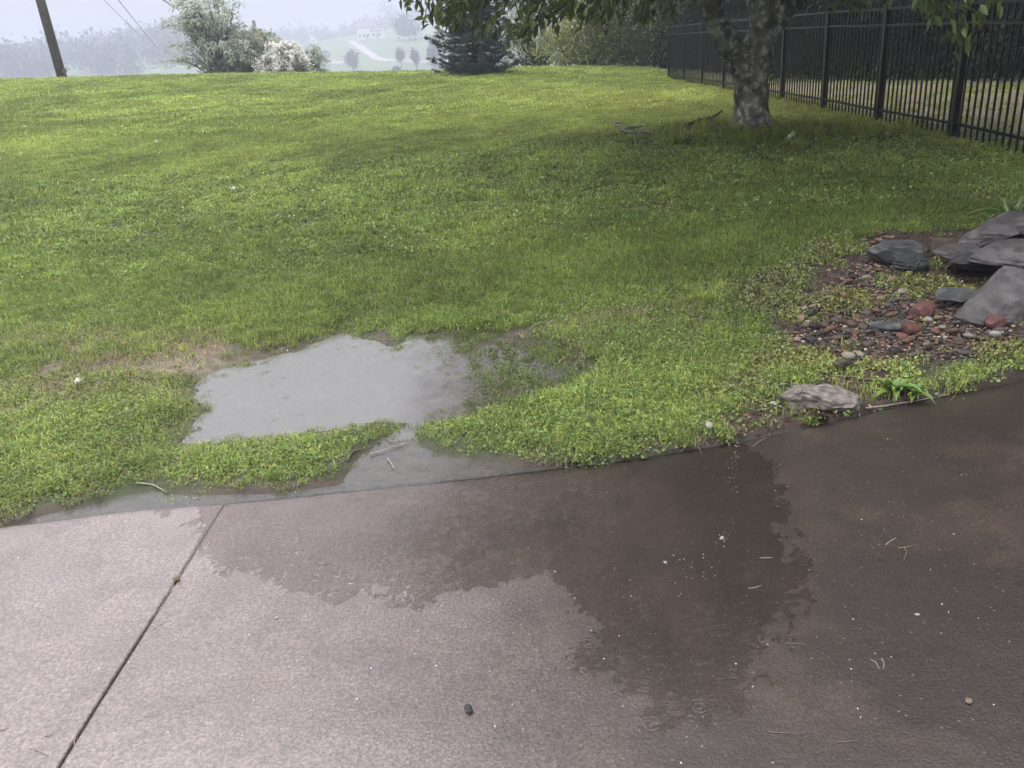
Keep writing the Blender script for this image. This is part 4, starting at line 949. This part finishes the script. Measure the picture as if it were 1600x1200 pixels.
# track
def strip(pts, w):
    q = []
    for u, v in pts: q.append(far_point(u, v))
    q = smooth_path(np.array(q), 40); q[:, 2] = H(q[:, 0], q[:, 1]) + .12
    t = np.gradient(q, axis=0); s = np.c_[-t[:, 1], t[:, 0], t[:, 0] * 0]; s = unit(s) * w / 2
    v = np.r_[q + s, q - s]; v[:, 2] = H(v[:, 0], v[:, 1]) + .12; n = len(q); i = np.arange(n - 1)
    return make_mesh('far_track', v, np.c_[i, i + n, i + n + 1, i + 1], M_roadfar, None, True)
tag(obj('far_track', strip([(547, 64), (562, 73), (578, 84), (594, 93), (625, 95), (660, 97), (700, 98)], 3.4)), kind='structure')
tag(obj('far_road', strip([(500, 99), (520, 98), (540, 98)], 5)), kind='structure')
def house(b, w, d, h, rh, rz, label, nwin=4, storeys=1):
    q_ = min(1.0, h / 3.0)   # small sheds get small doors and windows
    root = empty('house', b, rz); tag(root, label, 'house', 'far houses')
    mb = MB(); mb.box((0, 0, h / 2 - .5), (w, d, h + 1)); 
    mb.add([(-w / 2, -d / 2, h), (-w / 2, d / 2, h), (-w / 2, 0, h + rh)], [(0, 2, 1)]); mb.add([(w / 2, -d / 2, h), (w / 2, d / 2, h), (w / 2, 0, h + rh)], [(0, 1, 2)])
    obj('wall', mb.mesh('wall', M_white), root)
    mb = MB(); o = .35
    for s in (-1, 1):
        a = np.array([(-w / 2 - o, s * (d / 2 + o), h - .15), (w / 2 + o, s * (d / 2 + o), h - .15), (w / 2 + o, 0, h + rh + .12), (-w / 2 - o, 0, h + rh + .12)])
        bb = a - np.array([0, 0, .18]); mb.add(np.r_[a, bb], None, [(0, 1, 2, 3), (7, 6, 5, 4), (0, 4, 5, 1), (1, 5, 6, 2), (2, 6, 7, 3), (3, 7, 4, 0)])
    rf = obj('roof', mb.mesh('roof', M_roof), root)
    mb = MB(); mb.box((w * .3, .3, h + rh + .3), (.6, .6, 1.2)); obj('chimney', mb.mesh('chimney', M_brick), rf)
    mb = MB(); mb.box((0, 0, 0), (.9 * q_, .06, 1.2 * q_)); wm = mb.mesh('window', M_glass)
    for st in range(storeys):
        for k in range(nwin): obj('window', wm, root, (w * ((k + .5) / nwin - .5), -d / 2 - .02, (1.6 + 2.6 * st) * q_))
    mb = MB(); mb.box((0, 0, 0), (1 * q_, .06, 2.0 * q_)); obj('door', mb.mesh('door', M_roof), root, (w * .06, -d / 2 - .03, 1.0 * q_))
hb = far_point(576, 61); house(hb, 9.0, 7, 5.5, 2.6, -.15, 'white farmhouse on the far ridge among trees', 4, 1)
hb = far_point(592, 60); house(hb, 6.0, 6.0, 3.6, 1.8, -.15, 'small white wing at the right of the ridge farmhouse', 2, 1)
hb = far_point(424, 72); house(hb, 13, 9, 4.5, 4.0, .3, 'white gabled house behind the shrubs, below the ridge', 3, 1)
hb = far_point(222, 110, 60); sp_ = px(hb); house(hb, 6 * sp_, 5 * sp_, 3 * sp_, 2 * sp_, .2, 'tiny white shed, leftmost of three in the valley woods', 1, 1)
hb = far_point(241, 108, 60); sp_ = px(hb); house(hb, 7 * sp_, 5 * sp_, 3 * sp_, 2 * sp_, .1, 'tiny white shed, middle of three in the valley woods', 1, 1)
hb = far_point(266, 108, 60); sp_ = px(hb); house(hb, 12 * sp_, 5 * sp_, 3 * sp_, 2 * sp_, -.1, 'long white shed, rightmost of three in the valley woods', 2, 1)

# ------------------------------------------------------------------ rocks
def rock_mesh(name, dims, seed, mat, cuts=9, rough=.05, strata=0.0, sub=4, deep=.55):
    g = np.random.default_rng(seed); bm = bmesh.new(); bmesh.ops.create_icosphere(bm, subdivisions=sub, radius=1.0)
    v = np.array([x.co[:] for x in bm.verts]); f = np.array([[x.index for x in p.verts] for p in bm.faces]); bm.free()
    for k in range(cuts):
        n = unit(g.normal(size=3)); d = deep + (.95 - deep) * g.random(); s = v @ n - d; v = v - np.clip(s, 0, None)[:, None] * n * .96
    m = np.abs(v).max(0); v = v / m
    nz = np.array([mnoise.fractal(Vector(p * 2.3) + Vector((seed * 3.1, 0, 0)), 1.0, 2.0, 4) for p in v])
    v = v * (1 + rough * nz)[:, None]
    if strata: 
        q = v[:, 2] + .12 * nz; v[:, :2] *= (1 + strata * (np.abs((q * 4.0) % 1.0 - .5) * 2 - .5))[:, None]
    v = v * np.asarray(dims) / 2
    return make_mesh(name, v, f, mat, None, False)
def rock(name, u, v, dims_px, mat, label, seed, rot=(0, 0, 0), sink=.15, cat='rock', group=None, **kw):
    """dims_px: width, depth, height in photo pixels at that spot; (u, v) is the foot of the rock"""
    q = G(u, v); s = px(q); d = np.array(dims_px) * s
    o = obj(name, rock_mesh(name, d, seed, mat, **kw), None, (q[0], q[1] + d[1] * .3, q[2] + d[2] * (.5 - sink)), rot)
    return tag(o, label, cat, group)
rock('boulder', 1405, 415, (92, 80, 46), M_slate, 'blue grey slate boulder with rounded back at the top of the stone bed', 101, (.1, .12, .5), cuts=14, strata=.03, rough=.03, deep=.45)
rock('boulder', 1428, 428, (56, 40, 34), M_darkslate, 'small black slate boulder in front of the blue grey one', 102, (0, .15, .2), cuts=10, strata=.10)
def plate(name, uvs, z_off, thick, mat, label, seed, cat='stone', tiltz=None, relief=.02, n=26, group=None):
    """a broken slab: outline given on the ground, a lumpy top, split layered edges"""
    g = np.random.default_rng(seed); q = np.array([G(u, v) for u, v in uvs]); c = q.mean(0); poly = q[:, :2] - c[:2]
    lo, hi = poly.min(0), poly.max(0); m = n
    ring = []
    for i in range(len(poly)):
        a, b = poly[i], poly[(i + 1) % len(poly)]
        for t in np.linspace(0, 1, 13)[:-1]: ring.append(a + (b - a) * t)
    ring = np.array(ring); ring = ring * (1 + .03 * g.normal(size=(len(ring), 1)))
    levels = [(-1.0, .86), (-.7, .97), (-.68, .9), (-.4, 1.0), (-.36, .95), (0, 1.0), (.08, .97), (.12, .92), (.14, .82), (.16, .7), (.18, .57), (.2, .43), (.2, .29), (.2, .15), (.2, .06)]
    v = []
    for lz, s in levels:
        p = ring * s * (1 + .015 * g.normal(size=(len(ring), 1))); z = lz * thick
        rl = np.array([mnoise.fractal(Vector((x * 8, y * 8, seed)), 1.0, 2.1, 4) for x, y in p]) * relief * (1 if lz > -.1 else .3)
        zz = z + rl
        if tiltz is not None: zz = zz + p @ np.asarray(tiltz)
        v.append(np.c_[p, zz])
    k = len(ring); v = np.concatenate(v); cz = v[-k:].mean(0)
    f4 = []
    for l in range(len(levels) - 1):
        for i in range(k): f4.append((l * k + i, l * k + (i + 1) % k, (l + 1) * k + (i + 1) % k, (l + 1) * k + i))
    e = len(v); v = np.r_[v, [cz]]; b = (len(levels) - 1) * k
    mb = MB(); mb.add(v, [(b + i, b + (i + 1) % k, e) for i in range(k)], f4)
    return tag(obj(name, mb.mesh(name, mat, True), None, (c[0], c[1], c[2] + z_off)), label, cat, group)
plate('flagstone', [(1452, 404), (1488, 405), (1512, 385), (1456, 384)], .05, .045, M_brownstone, 'flat brown flagstone lying behind the black boulder', 111, relief=.006, tiltz=(.05, .1))
rock('slate_slab', 1565, 432, (190, 90, 34), M_darkslate, 'long dark layered slate ledge under the top boulder', 134, (0, .02, .1), sink=.05, cuts=18, rough=.03, strata=.10, deep=.4)
rock('slate_slab', 1512, 424, (80, 60, 20), M_purple, 'thin purplish slate sheet lying on the dark ledge', 133, (.1, .05, .2), sink=-.6, cuts=14, rough=.03, strata=.05, deep=.4)
rock('boulder', 1588, 398, (120, 90, 46), M_purple, 'purplish brown slate boulder with pointed back under the strappy plant', 114, (.1, -.18, .3), sink=-.15, cuts=18, strata=.03, rough=.03, deep=.35)
rock('boulder', 1645, 400, (100, 80, 38), M_darkslate, 'dark slate boulder at the right edge beside the pointed one', 119, (.1, .1, .9), sink=-.1, cuts=11, strata=.09)
rock('slate_slab', 1592, 494, (180, 120, 56), M_purple, 'large broken purple grey slate slab at the right edge', 131, (.38, -.08, .25), sink=.1, cuts=22, rough=.03, strata=.04, deep=.35)
rock('slate_slab', 1507, 480, (92, 50, 18), M_slate, 'pointed blue grey slate shard jutting left from the broken slab', 135, (.3, .12, .1), sink=-.3, cuts=14, rough=.03, strata=.05, deep=.3)
rock('slate_slab', 1600, 446, (130, 90, 34), M_purple, 'purple slate sheet leaning behind the broken slab', 132, (.2, .12, -.3), sink=-.55, cuts=20, rough=.03, strata=.06, deep=.35)
plate('slate_shard', [(1352, 514), (1385, 522), (1428, 520), (1424, 508), (1372, 506)], .03, .02, M_slate, 'long thin grey slate shard lying among the pebbles', 118, relief=.008)
rock('brick_piece', 1445, 500, (40, 30, 28), M_brick, 'smooth red brick lump beside the pointed slate', 121, (0, -.5, .5), cuts=5, deep=.7, sub=3, cat='brick')
rock('brick_piece', 1424, 524, (36, 30, 20), M_brick, 'broken red brick end in front of the smooth red lump', 122, (0, .1, .2), cuts=9, sub=3, cat='brick')
rock('brick_piece', 1559, 514, (34, 26, 22), M_brick, 'red brick piece under the edge of the broken slab', 123, (0, .1, .9), cuts=7, sub=3, cat='brick')
rock('flat_stone', 1320, 580, (34, 20, 24), M_brownstone, 'upright olive brown stone at the front of the pebbles', 124, (.3, .5, .2), cuts=8, sub=3)
rock('flat_stone', 1240, 556, (44, 30, 8), M_darkslate, 'flat dark stone at the left end of the pebbles', 125, (0, 0, .2), cuts=8, sub=3)
rock('edge_rock', 1294, 643, (108, 80, 46), M_pale, 'pale rough granite rock at the concrete edge', 128, (0, .03, -.35), sink=.34, cuts=16, rough=.22, deep=.62)

# ------------------------------------------------------------------ river pebbles
gp = np.random.default_rng(5)
peb_me = {(c, k): rock_mesh('pebble', (1, .72, .42), 200 + k, M_peb[c], cuts=4, rough=.06, sub=2, deep=.75) for c in PEB for k in range(3)}
for me in peb_me.values(): me.polygons.foreach_set('use_smooth', np.ones(len(me.polygons), bool))
PEBBED = zpoly([(1232, 545), (1262, 500), (1300, 480), (1345, 455), (1395, 462), (1440, 478), (1470, 500), (1530, 505), (1570, 530), (1575, 568), (1500, 580), (1400, 580), (1340, 582), (1290, 572)])
PEBTOP = zpoly([(1335, 432), (1358, 410), (1390, 425), (1412, 438), (1400, 448), (1350, 444)])
place, tries = [], 0
def add_peb(poly, n, smin, smax, weights):
    lo, hi = poly.min(0), poly.max(0); c = 0; t = 0
    while c < n and t < n * 60:
        t += 1; p = lo + gp.random(2) * (hi - lo)
        if sdist(p[None], poly)[0] < 0: continue
        s = smin + (smax - smin) * gp.random() ** 1.6
        if any((p[0] - a) ** 2 + (p[1] - b) ** 2 < (.36 * (s + r)) ** 2 for a, b, r, _ in place): continue
        place.append((p[0], p[1], s, gp.choice(list(PEB), p=weights))); c += 1
add_peb(PEBBED, 262, .034, .082, [.20, .16, .34, .11, .14, .05])
add_peb(PEBTOP, 26, .04, .075, [.02, .08, .08, .42, .15, .25])
adj = {'charcoal': 'charcoal coloured', 'grey': 'grey', 'brown': 'dull brown', 'tan': 'tan', 'rust': 'rust coloured', 'cream': 'cream coloured'}
MARKS = [(G(u, v), t) for (u, v), t in [((1424, 518), 'beside the broken red brick end'), ((1390, 514), 'beside the thin slate shard'), ((1320, 570), 'near the upright olive brown stone'), ((1240, 550), 'at the left end of the stone bed'), ((1300, 500), 'at the back left of the stone bed'), ((1370, 475), 'at the back of the stone bed'), ((1375, 430), 'in front of the blue grey boulder'), ((1450, 495), 'by the smooth red brick lump'), ((1500, 520), 'below the pointed slate shard'), ((1556, 530), 'at the right end of the stone bed'), ((1400, 560), 'at the front of the stone bed'), ((1480, 565), 'at the front right of the stone bed'), ((1340, 530), 'in the middle left of the stone bed')]]
for x, y, s, c in place:
    o = obj('pebble', peb_me[(c, int(gp.integers(3)))], None, (x, y, h1(x, y) + s * .13 + .012 * gp.random()), (gp.normal() * .3, gp.normal() * .3, gp.random() * 6.28)); o.scale = (s, s, s)
    w = min(MARKS, key=lambda m: (m[0][0] - x) ** 2 + (m[0][1] - y) ** 2)[1]
    tag(o, '%s %s river pebble %s' % ('large' if s > .056 else 'small', adj[c], w), 'pebble', '%s river pebbles' % c)
# fine gravel under the pebbles
mb = MB(); n = 0; ic = make_mesh; bm = bmesh.new(); bmesh.ops.create_icosphere(bm, subdivisions=1, radius=.5); bv = np.array([x.co[:] for x in bm.verts]); bf = np.array([[x.index for x in p.verts] for p in bm.faces]); bm.free()
p = PEBBED.min(0) + gp.random((2600, 2)) * (PEBBED.max(0) - PEBBED.min(0)); p = p[sdist(p, PEBBED) > -.02]; pz = H(p[:, 0], p[:, 1])
for (x, y), z in zip(p, pz):
    a = gp.random() * 6.28; d = (.012 + .022 * gp.random() ** 1.5) * np.array([1, .7, .45]); v = bv * d * (1 + .12 * gp.normal(size=(len(bv), 1))); ca, sa = math.cos(a), math.sin(a)
    c = np.array(PEB[gp.choice(list(PEB), p=[.24, .16, .36, .10, .11, .03])]); mb.add(np.c_[v[:, 0] * ca - v[:, 1] * sa, v[:, 0] * sa + v[:, 1] * ca, v[:, 2]] + np.array([x, y, z + .006]), bf, None, c / .2)
M_gravel = plain_mat('fine_gravel', (.2, .2, .2), .45, .2, 40, attr=True, coat=.4)
tag(obj('gravel', mb.mesh('gravel', M_gravel, True)), 'fine wet gravel filling the gaps between the pebbles', 'gravel', kind='stuff')
# mulch and litter crumbs between the pebbles
mb = MB(); n = 4200; lo, hi = BED.min(0), BED.max(0); p = lo + gp.random((n * 2, 2)) * (hi - lo)
p2 = np.r_[SOIL.min(0) + gp.random((2600, 2)) * (SOIL.max(0) - SOIL.min(0))]
p = np.r_[p[sdist(p, BED) > -.02], p2[sdist(p2, SOIL) > -.03]]; p = p[p[:, 1] > edge_y(p[:, 0]) - .02 * gp.random(len(p))]
z = np.maximum(H(p[:, 0], p[:, 1]), np.where(p[:, 1] < edge_y(p[:, 0]), .012, -1)) + .004
d = gp.normal(size=(len(p), 3)) * np.array([1, 1, .25]); cc = tint(len(p), .5, .1, gp) * np.where(gp.random((len(p), 1)) < .12, 4.0, 1.0)
leaves(mb, np.c_[p, z], d, .015 + .03 * gp.random(len(p)), .005 + .006 * gp.random(len(p)), cc, .3, 'diamond', g=gp)
tag(obj('mulch', mb.mesh('mulch', M_mulch)), 'dark bark mulch crumbs on the bare soil of the stone bed', 'mulch', kind='stuff')

# ------------------------------------------------------------------ plants in the bed
def rosette(name, u, v, n, L, W, mat, label, seed, up=.8, cat='weed', dz=0.0):
    q = G(u, v); g = np.random.default_rng(seed); root = empty(name, q + np.array([0, 0, dz])); tag(root, label, cat)
    for k in range(n):
        a = k * 2.4 + g.normal() * .2; l = L * (.6 + .5 * g.random()); el = up * (.5 + .7 * g.random())
        d = np.array([math.cos(a), math.sin(a), 0]); s = np.array([-d[1], d[0], 0]); m = 9; t = np.linspace(0, 1, m)
        rib = d * (l * np.cos(el) * t)[:, None] + np.array([0, 0, 1.]) * (l * np.sin(el) * t - l * .55 * t ** 2.4)[:, None]
        w = W * (.6 + .5 * g.random()) * np.sin(np.pi * np.clip(.08 + .9 * t ** .8, 0, 1)) * (1 + .22 * np.where(np.arange(m) % 2 == 0, 1, -1) * (W > .02))
        zz = np.array([0, 0, 1.]) * (w * .35)[:, None]
        vv = np.r_[rib, rib + s * w[:, None] * .5 + zz, rib - s * w[:, None] * .5 + zz]; i = np.arange(m - 1)
        mb = MB(); mb.add(vv, None, np.r_[np.c_[i, i + 1, m + i + 1, m + i], np.c_[i + 1, i, 2 * m + i, 2 * m + i + 1]], tint(1, .25, .1, g))
        obj('leaf', mb.mesh('leaf', mat, True), root)
    return root
rosette('broadleaf_weed', 1398, 616, 22, .17, .05, M_broad, 'bright green toothed weed rosette at the concrete edge', 301, 1.0)
rosette('broadleaf_weed', 1426, 618, 12, .12, .04, M_broad, 'smaller bright weed right of the big rosette', 302, .9)
rosette('bed_seedling', 1526, 505, 8, .10, .04, M_broad, 'yellow green leafy seedling in front of the broken slate', 303, .9)
rosette('strappy_plant', 1578, 350, 16, .52, .034, M_lily, 'strappy leaved lily clump with arching leaves behind the slate boulders', 304, 1.25, 'plant')
rosette('strappy_plant', 1632, 348, 14, .55, .034, M_lily, 'second strappy lily clump at the right edge of the picture', 305, 1.25, 'plant')
rosette('strappy_plant', 1548, 366, 9, .3, .014, M_lily, 'thin grassy clump left of the strappy lily', 306, 1.2, 'plant')

# ------------------------------------------------------------------ sticks, cone and litter
def stick(name, pts, rad, mat, label, lift=.004, group=None, cat='stick', seed=0, surf=None):
    q = []
    for u, v in pts:
        p = on_z(u, v, 0.004) if surf == 'drive' else G(u, v)
        if surf == 'drive': p[2] = max(0.0, float(drive_z(np.array([p[0]]), np.array([p[1]]))[0]))
        p[2] = max(p[2], 0) + lift + rad; q.append(p)
    q = np.array(q); c = q.mean(0); m = 4 * len(q); w = smooth_path(q - c, m); w[:, 2] += np.random.default_rng(seed).normal(size=m) * rad * .3
    mb = MB(); mb.tube(w, np.linspace(rad, rad * .55, m), 6, rough=.15, seed=seed)
    return tag(obj(name, mb.mesh(name, mat, True), None, c), label, cat, group)
stick('fallen_stick', [(1352, 645), (1390, 640), (1440, 632), (1482, 625)], .004, M_palestick, 'bleached pale stick lying along the concrete edge', .012)
stick('fallen_stick', [(578, 716), (600, 710), (636, 697)], .004, M_palestick, 'pale twig lying across the small muddy pool at the slab edge')
stick('fallen_stick', [(543, 722), (552, 708), (566, 703)], .004, M_greystick, 'short grey curved twig at the left bank of the muddy pool')
stick('fallen_stick', [(606, 722), (612, 730), (616, 738)], .003, M_palestick, 'tiny hooked twig standing out of the muddy pool')
stick('fallen_stick', [(590, 694), (606, 688), (620, 683)], .003, M_stick, 'thin dry twig on the grass bank above the muddy pool')
stick('fallen_stick', [(545, 484), (600, 487), (640, 492)], .004, M_stick, 'dry brown twig in the worn grass behind the pool')
stick('fallen_stick', [(1300, 590), (1330, 592), (1362, 596)], .006, M_stick, 'dark twig on the bare soil in front of the pebbles')
stick('fallen_stick', [(1408, 530), (1430, 527), (1456, 524)], .004, M_palestick, 'pale short stick in front of the broken brick')
stick('fallen_stick', [(1574, 504), (1590, 494), (1606, 484)], .004, M_palestick, 'pale stick poking out below the broken slab')
stick('fallen_stick', [(212, 560), (190, 566), (150, 570)], .004, M_stick, 'dry stalk in the dead grass left of the pool')
stick('fallen_stick', [(215, 757), (238, 760), (262, 772)], .004, M_palestick, 'pale dead runner at the left lawn edge by the slab')
stick('fallen_stick', [(0, 800), (30, 792), (66, 778)], .005, M_stick, 'brown runner hanging over the slab at the left edge')
for k, (pts, lab) in enumerate([([(1360, 1032), (1368, 1036), (1374, 1046)], 'curved pale straw on the wet concrete at lower right'), ([(1378, 1030), (1381, 1038), (1380, 1046)], 'second pale straw touching the curved one at lower right'),
                                ([(1413, 856), (1416, 866), (1412, 876)], 'red brown stem of a fallen flower stalk on the right concrete'), ([(1403, 858), (1420, 856), (1434, 853)], 'dark crosswise bit of the fallen flower stalk'),
                                ([(1187, 871), (1198, 871), (1208, 870)], 'short pale straw lying level on the concrete'), ([(1384, 852), (1392, 846), (1400, 842)], 'thin slanting straw left of the flower stalk'),
                                ([(1200, 1143), (1226, 1145), (1252, 1147)], 'long dark pine needle at the bottom of the concrete'), ([(1306, 1161), (1324, 1160), (1342, 1158)], 'dark pine needle right of the long one'),
                                ([(1229, 1004), (1245, 1005), (1258, 1006)], 'dark pine needle below the drying edge of the water'), ([(118, 1160), (120, 1172), (128, 1184)], 'pale curled straw beside the joint at lower left'),
                                ([(50, 1174), (64, 1180), (78, 1187)], 'pale straw bit left of the joint at the bottom'), ([(240, 984), (250, 978), (260, 972)], 'faint straw right of the joint'), ([(0, 1148), (8, 1146), (15, 1143)], 'dark needle at the left edge of the concrete'),
                                ([(72, 1156), (80, 1155), (86, 1153)], 'short dark needle near the left bottom corner'), ([(1170, 918), (1180, 917), (1190, 914)], 'faint pale straw in the brown water'), ([(1176, 697), (1185, 690), (1197, 684)], 'pale straw at the slab edge below the soil')]):
    dark = 'dark' in lab or 'red' in lab
    stick('straw_bit', pts, .0011 if not 'stalk' in lab else .0016, M_stick if dark else M_palestick, lab, .001, 'bits strewn on the concrete', 'straw', k, 'drive')
def chunk(name, u, v, w, mat, label, seed, cat, surf='ground', flat=.5, group=None):
    if surf == 'drive':
        q = on_z(u, v); q[2] = float(drive_z(np.array([q[0]]), np.array([q[1]]))[0])
    else: q = G(u, v)
    s = w * px(q); o = obj(name, rock_mesh(name, (s, s * .7, s * flat), seed, mat, cuts=5, rough=.1, sub=2, deep=.6), None, (q[0], q[1], max(q[2], 0) + s * flat * .4 + (.02 if surf != 'drive' else 0)), (0, .1, seed))
    return tag(o, label, cat, group)
chunk('small_stone', 733, 1114, 17, M_darkslate, 'small dark stone lying alone on the concrete at bottom centre', 401, 'stone', 'drive', .6)
chunk('small_stone', 277, 908, 11, M_stick, 'brown clod sitting in the slab joint', 402, 'clod', 'drive', .8)
chunk('small_stone', 1512, 1102, 12, M_stick, 'pale brown bark chip at lower right of the concrete', 403, 'bark chip', 'drive', .5)
chunk('small_stone', 433, 967, 8, M_litter, 'tiny white chip on the concrete right of the joint', 404, 'chip', 'drive', .3)
chunk('small_stone', 1433, 963, 7, M_litter, 'tiny white chip on the right concrete', 405, 'chip', 'drive', .4)
chunk('small_stone', 1128, 842, 9, M_litter, 'white crumb in the brown water right of the bubble', 406, 'chip', 'drive', .5)
chunk('white_stone', 1108, 675, 16, M_litter, 'white pebble on the soil at the slab edge', 407, 'stone', 'ground', .7)
chunk('white_stone', 1208, 640, 12, M_litter, 'small white stone left of the granite rock', 408, 'stone', 'ground', .7)
chunk('white_stone', 1462, 628, 9, M_litter, 'white chip at the right end of the bleached stick', 409, 'chip', 'ground', .6)
chunk('white_stone', 1450, 508, 14, M_litter, 'white lump by the broken brick', 410, 'stone', 'ground', .6)
chunk('white_stone', 1553, 532, 15, M_litter, 'white crumpled scrap at the right of the pebbles', 411, 'scrap', 'ground', .7)
def paper(u, v, w, label, seed):
    q = G(u, v); g = np.random.default_rng(seed); s = w * px(q); m = 5; t = np.linspace(-.5, .5, m); A, B = np.meshgrid(t, t); Zz = g.normal(size=A.shape) * .28 + .5
    i = (np.arange(m - 1)[:, None] * m + np.arange(m - 1)[None]).ravel(); mb = MB(); v_ = np.c_[A.ravel(), B.ravel() * .7, Zz.ravel()] * s
    mb.add(v_, None, np.c_[i, i + 1, i + m + 1, i + m]); tag(obj('litter_scrap', mb.mesh('litter_scrap', M_petal2), None, q + np.array([0, 0, .03])), label, 'litter')
M_petal2 = foliage_mat('white_scrap', (.72, .71, .66), .2, .6)
paper(366, 303, 8, 'white scrap standing up in the lawn at left centre', 1); paper(246, 226, 4, 'small white scrap on the far left lawn', 2); paper(125, 606, 9, 'whitish dead leaf in the clover left of the pool', 3)
paper(40, 202, 3, 'tiny white scrap near the left edge of the far lawn', 4)
# drinks can by the tree
q = G(1232, 222); mb = MB(); mb.tube([(0, 0, 0), (.0, 0, .008), (0, 0, .10), (0, 0, .115)], [.02, .026, .026, .02], 14); o = obj('drink_can', mb.mesh('drink_can', M_white), None, q + np.array([0, 0, .04]), (0, 1.15, .7)); tag(o, 'small pale can lying in the weeds right of the tree', 'can')
# pine cone
q = on_z(1266, 662); root = empty('pine_cone', np.array([q[0], q[1], .035]), -.55); tag(root, 'dark brown pine cone lying by the granite rock', 'pine cone')
mb = MB(); mb.tube([(-.075, 0, 0), (0, 0, 0), (.075, 0, 0)], [.008, .014, .004], 8); obj('core', mb.mesh('core', M_cone), root)
mb = MB(); mb.add([(0, 0, 0), (.007, .009, .002), (.013, .008, .005), (.015, 0, .007), (.013, -.008, .005), (.007, -.009, .002), (.007, 0, -.003)], [(0, 1, 6), (1, 2, 6), (2, 3, 6), (3, 4, 6), (4, 5, 6), (5, 0, 6), (0, 6, 1)], [(1, 0, 5, 2), (5, 4, 3, 2)]); scale_me = mb.mesh('scale', M_cone)
for k in range(64):
    t = k / 63; x = -.07 + .14 * t; a = k * 2.39996; s = .6 + 1.0 * math.sin(math.pi * (.15 + .75 * (1 - t)))
    o = obj('scale', scale_me, root); o.matrix_local = Matrix.Translation((x, 0, 0)) @ Matrix.Rotation(a, 4, 'X') @ Matrix.Rotation(-.75, 4, 'Y') @ Matrix.Scale(s, 4)
# bubble on the water
q = on_z(1040, 879); bm = bmesh.new(); bmesh.ops.create_icosphere(bm, subdivisions=3, radius=.010); v = np.array([x.co[:] for x in bm.verts]); f = np.array([[x.index for x in p.verts] for p in bm.faces]); bm.free(); v[:, 2] *= .6
m_, nt_, out_ = new_mat('bubble_film'); t_ = NT(nt_); fr = t_.n('ShaderNodeLayerWeight', i_Blend=.35).outputs['Facing']
tr = t_.n('ShaderNodeBsdfTransparent'); gl = t_.n('ShaderNodeBsdfGlossy', i_Roughness=.03); x_ = t_.n('ShaderNodeMixShader', i_0=t_.math('MULTIPLY_ADD', fr, .6, .06), i_1=tr.outputs[0], i_2=gl.outputs[0]); t_.link(x_.outputs[0], out_.inputs['Surface'])
tag(obj('water_bubble', make_mesh('water_bubble', v, f, m_, None, True), None, (q[0], q[1], .001)), 'single round bubble floating on the driveway water', 'bubble')
# broken branches on the lawn and at the tree foot
gs = np.random.default_rng(9)
for k, (u, v, l, a) in enumerate([(972, 200, 24, .1), (985, 208, 34, -.2), (1000, 212, 30, .1), (1005, 220, 22, -.7), (980, 214, 20, .3), (992, 205, 26, .0), (968, 205, 14, .8), (1010, 214, 14, .4)]):
    stick('broken_branch', [(u - l / 2, v - a * l * .4), (u, v + gs.normal() * 1.5), (u + l / 2, v + a * l * .4)], .009 + .01 * gs.random(), M_greystick, ['grey branch piece at the top left of the small heap left of the tree', 'longest grey branch piece across the middle of the small heap left of the tree', 'grey branch piece at the right of the small heap left of the tree', 'grey branch piece slanting down at the near right of the small heap', 'short grey branch piece at the near side of the small heap', 'level grey branch piece at the far side of the small heap', 'stubby grey branch piece at the left tip of the small heap', 'stubby grey branch piece at the right tip of the small heap'][k], .03 + .02 * gs.random(), 'grey branch heap left of the tree', 'branch', k)
for k, (u, v, l, a) in enumerate([(1090, 204, 36, -.5), (1110, 196, 30, -.9), (1085, 212, 30, .1), (1105, 208, 40, -.2), (1125, 204, 26, .3), (1120, 192, 18, -1.1)]):
    stick('broken_branch', [(u - l / 2, v - a * l * .4), (u, v + gs.normal() * 1.5), (u + l / 2, v + a * l * .4)], .014 + .012 * gs.random(), M_darkbark, ['dark dead branch slanting up at the left of the tree foot heap', 'dark dead branch rising steeply towards the trunk from the heap', 'dark dead branch lying level at the near left of the heap', 'longest dark dead branch across the middle of the tree foot heap', 'dark dead branch next to the trunk foot', 'short dark branch stub standing up from the tree foot heap'][k], .05 + .05 * gs.random(), 'dark branch heap at the tree foot', 'branch', k)
# pale grit washed along the slab
mb = MB(); gg = np.random.default_rng(15); pts = []
for (u, v, su, sv, n) in [(1148, 705, 5, 12, 40), (1140, 740, 5, 14, 18), (1128, 842, 6, 6, 12), (1090, 890, 22, 16, 22), (1300, 850, 180, 120, 50), (400, 1020, 250, 110, 60), (900, 1000, 300, 120, 50), (700, 930, 200, 30, 16)]:
    for _ in range(n):
        p = on_z(u + gg.normal() * su, v + gg.normal() * sv)
        if p[1] < edge_y(p[0]) - .01 and p[1] > 1.0: pts.append((p[0], p[1], max(0, float(drive_z(np.array([p[0]]), np.array([p[1]]))[0])) + .001))
pts = np.array(pts); n = len(pts); leaves(mb, pts, gg.normal(size=(n, 3)) * np.array([1, 1, .2]), .003 + .005 * gg.random(n) ** 2, .003, tint(n, .3, .06, gg), .2, 'diamond', g=gg)
tag(obj('grit', mb.mesh('grit', M_petal2)), 'pale specks of grit washed onto the concrete', 'grit', kind='stuff')

# ------------------------------------------------------------------ mist
m_, nt_, out_ = new_mat('mist'); t_ = NT(nt_); pv = t_.n('ShaderNodeVolumePrincipled'); pv.inputs['Color'].default_value = (.60, .625, .735, 1); pv.inputs['Density'].default_value = .0027
t_.link(pv.outputs[0], out_.inputs['Volume'])
zmin, zmax = float(Z.min()) - 1.5, 76.0
mb = MB(); mb.box((0, 200, (zmin + zmax) / 2), (3000, 2600, zmax - zmin)); tag(obj('haze', mb.mesh('haze', m_)), 'thin rain mist', 'mist', kind='stuff')
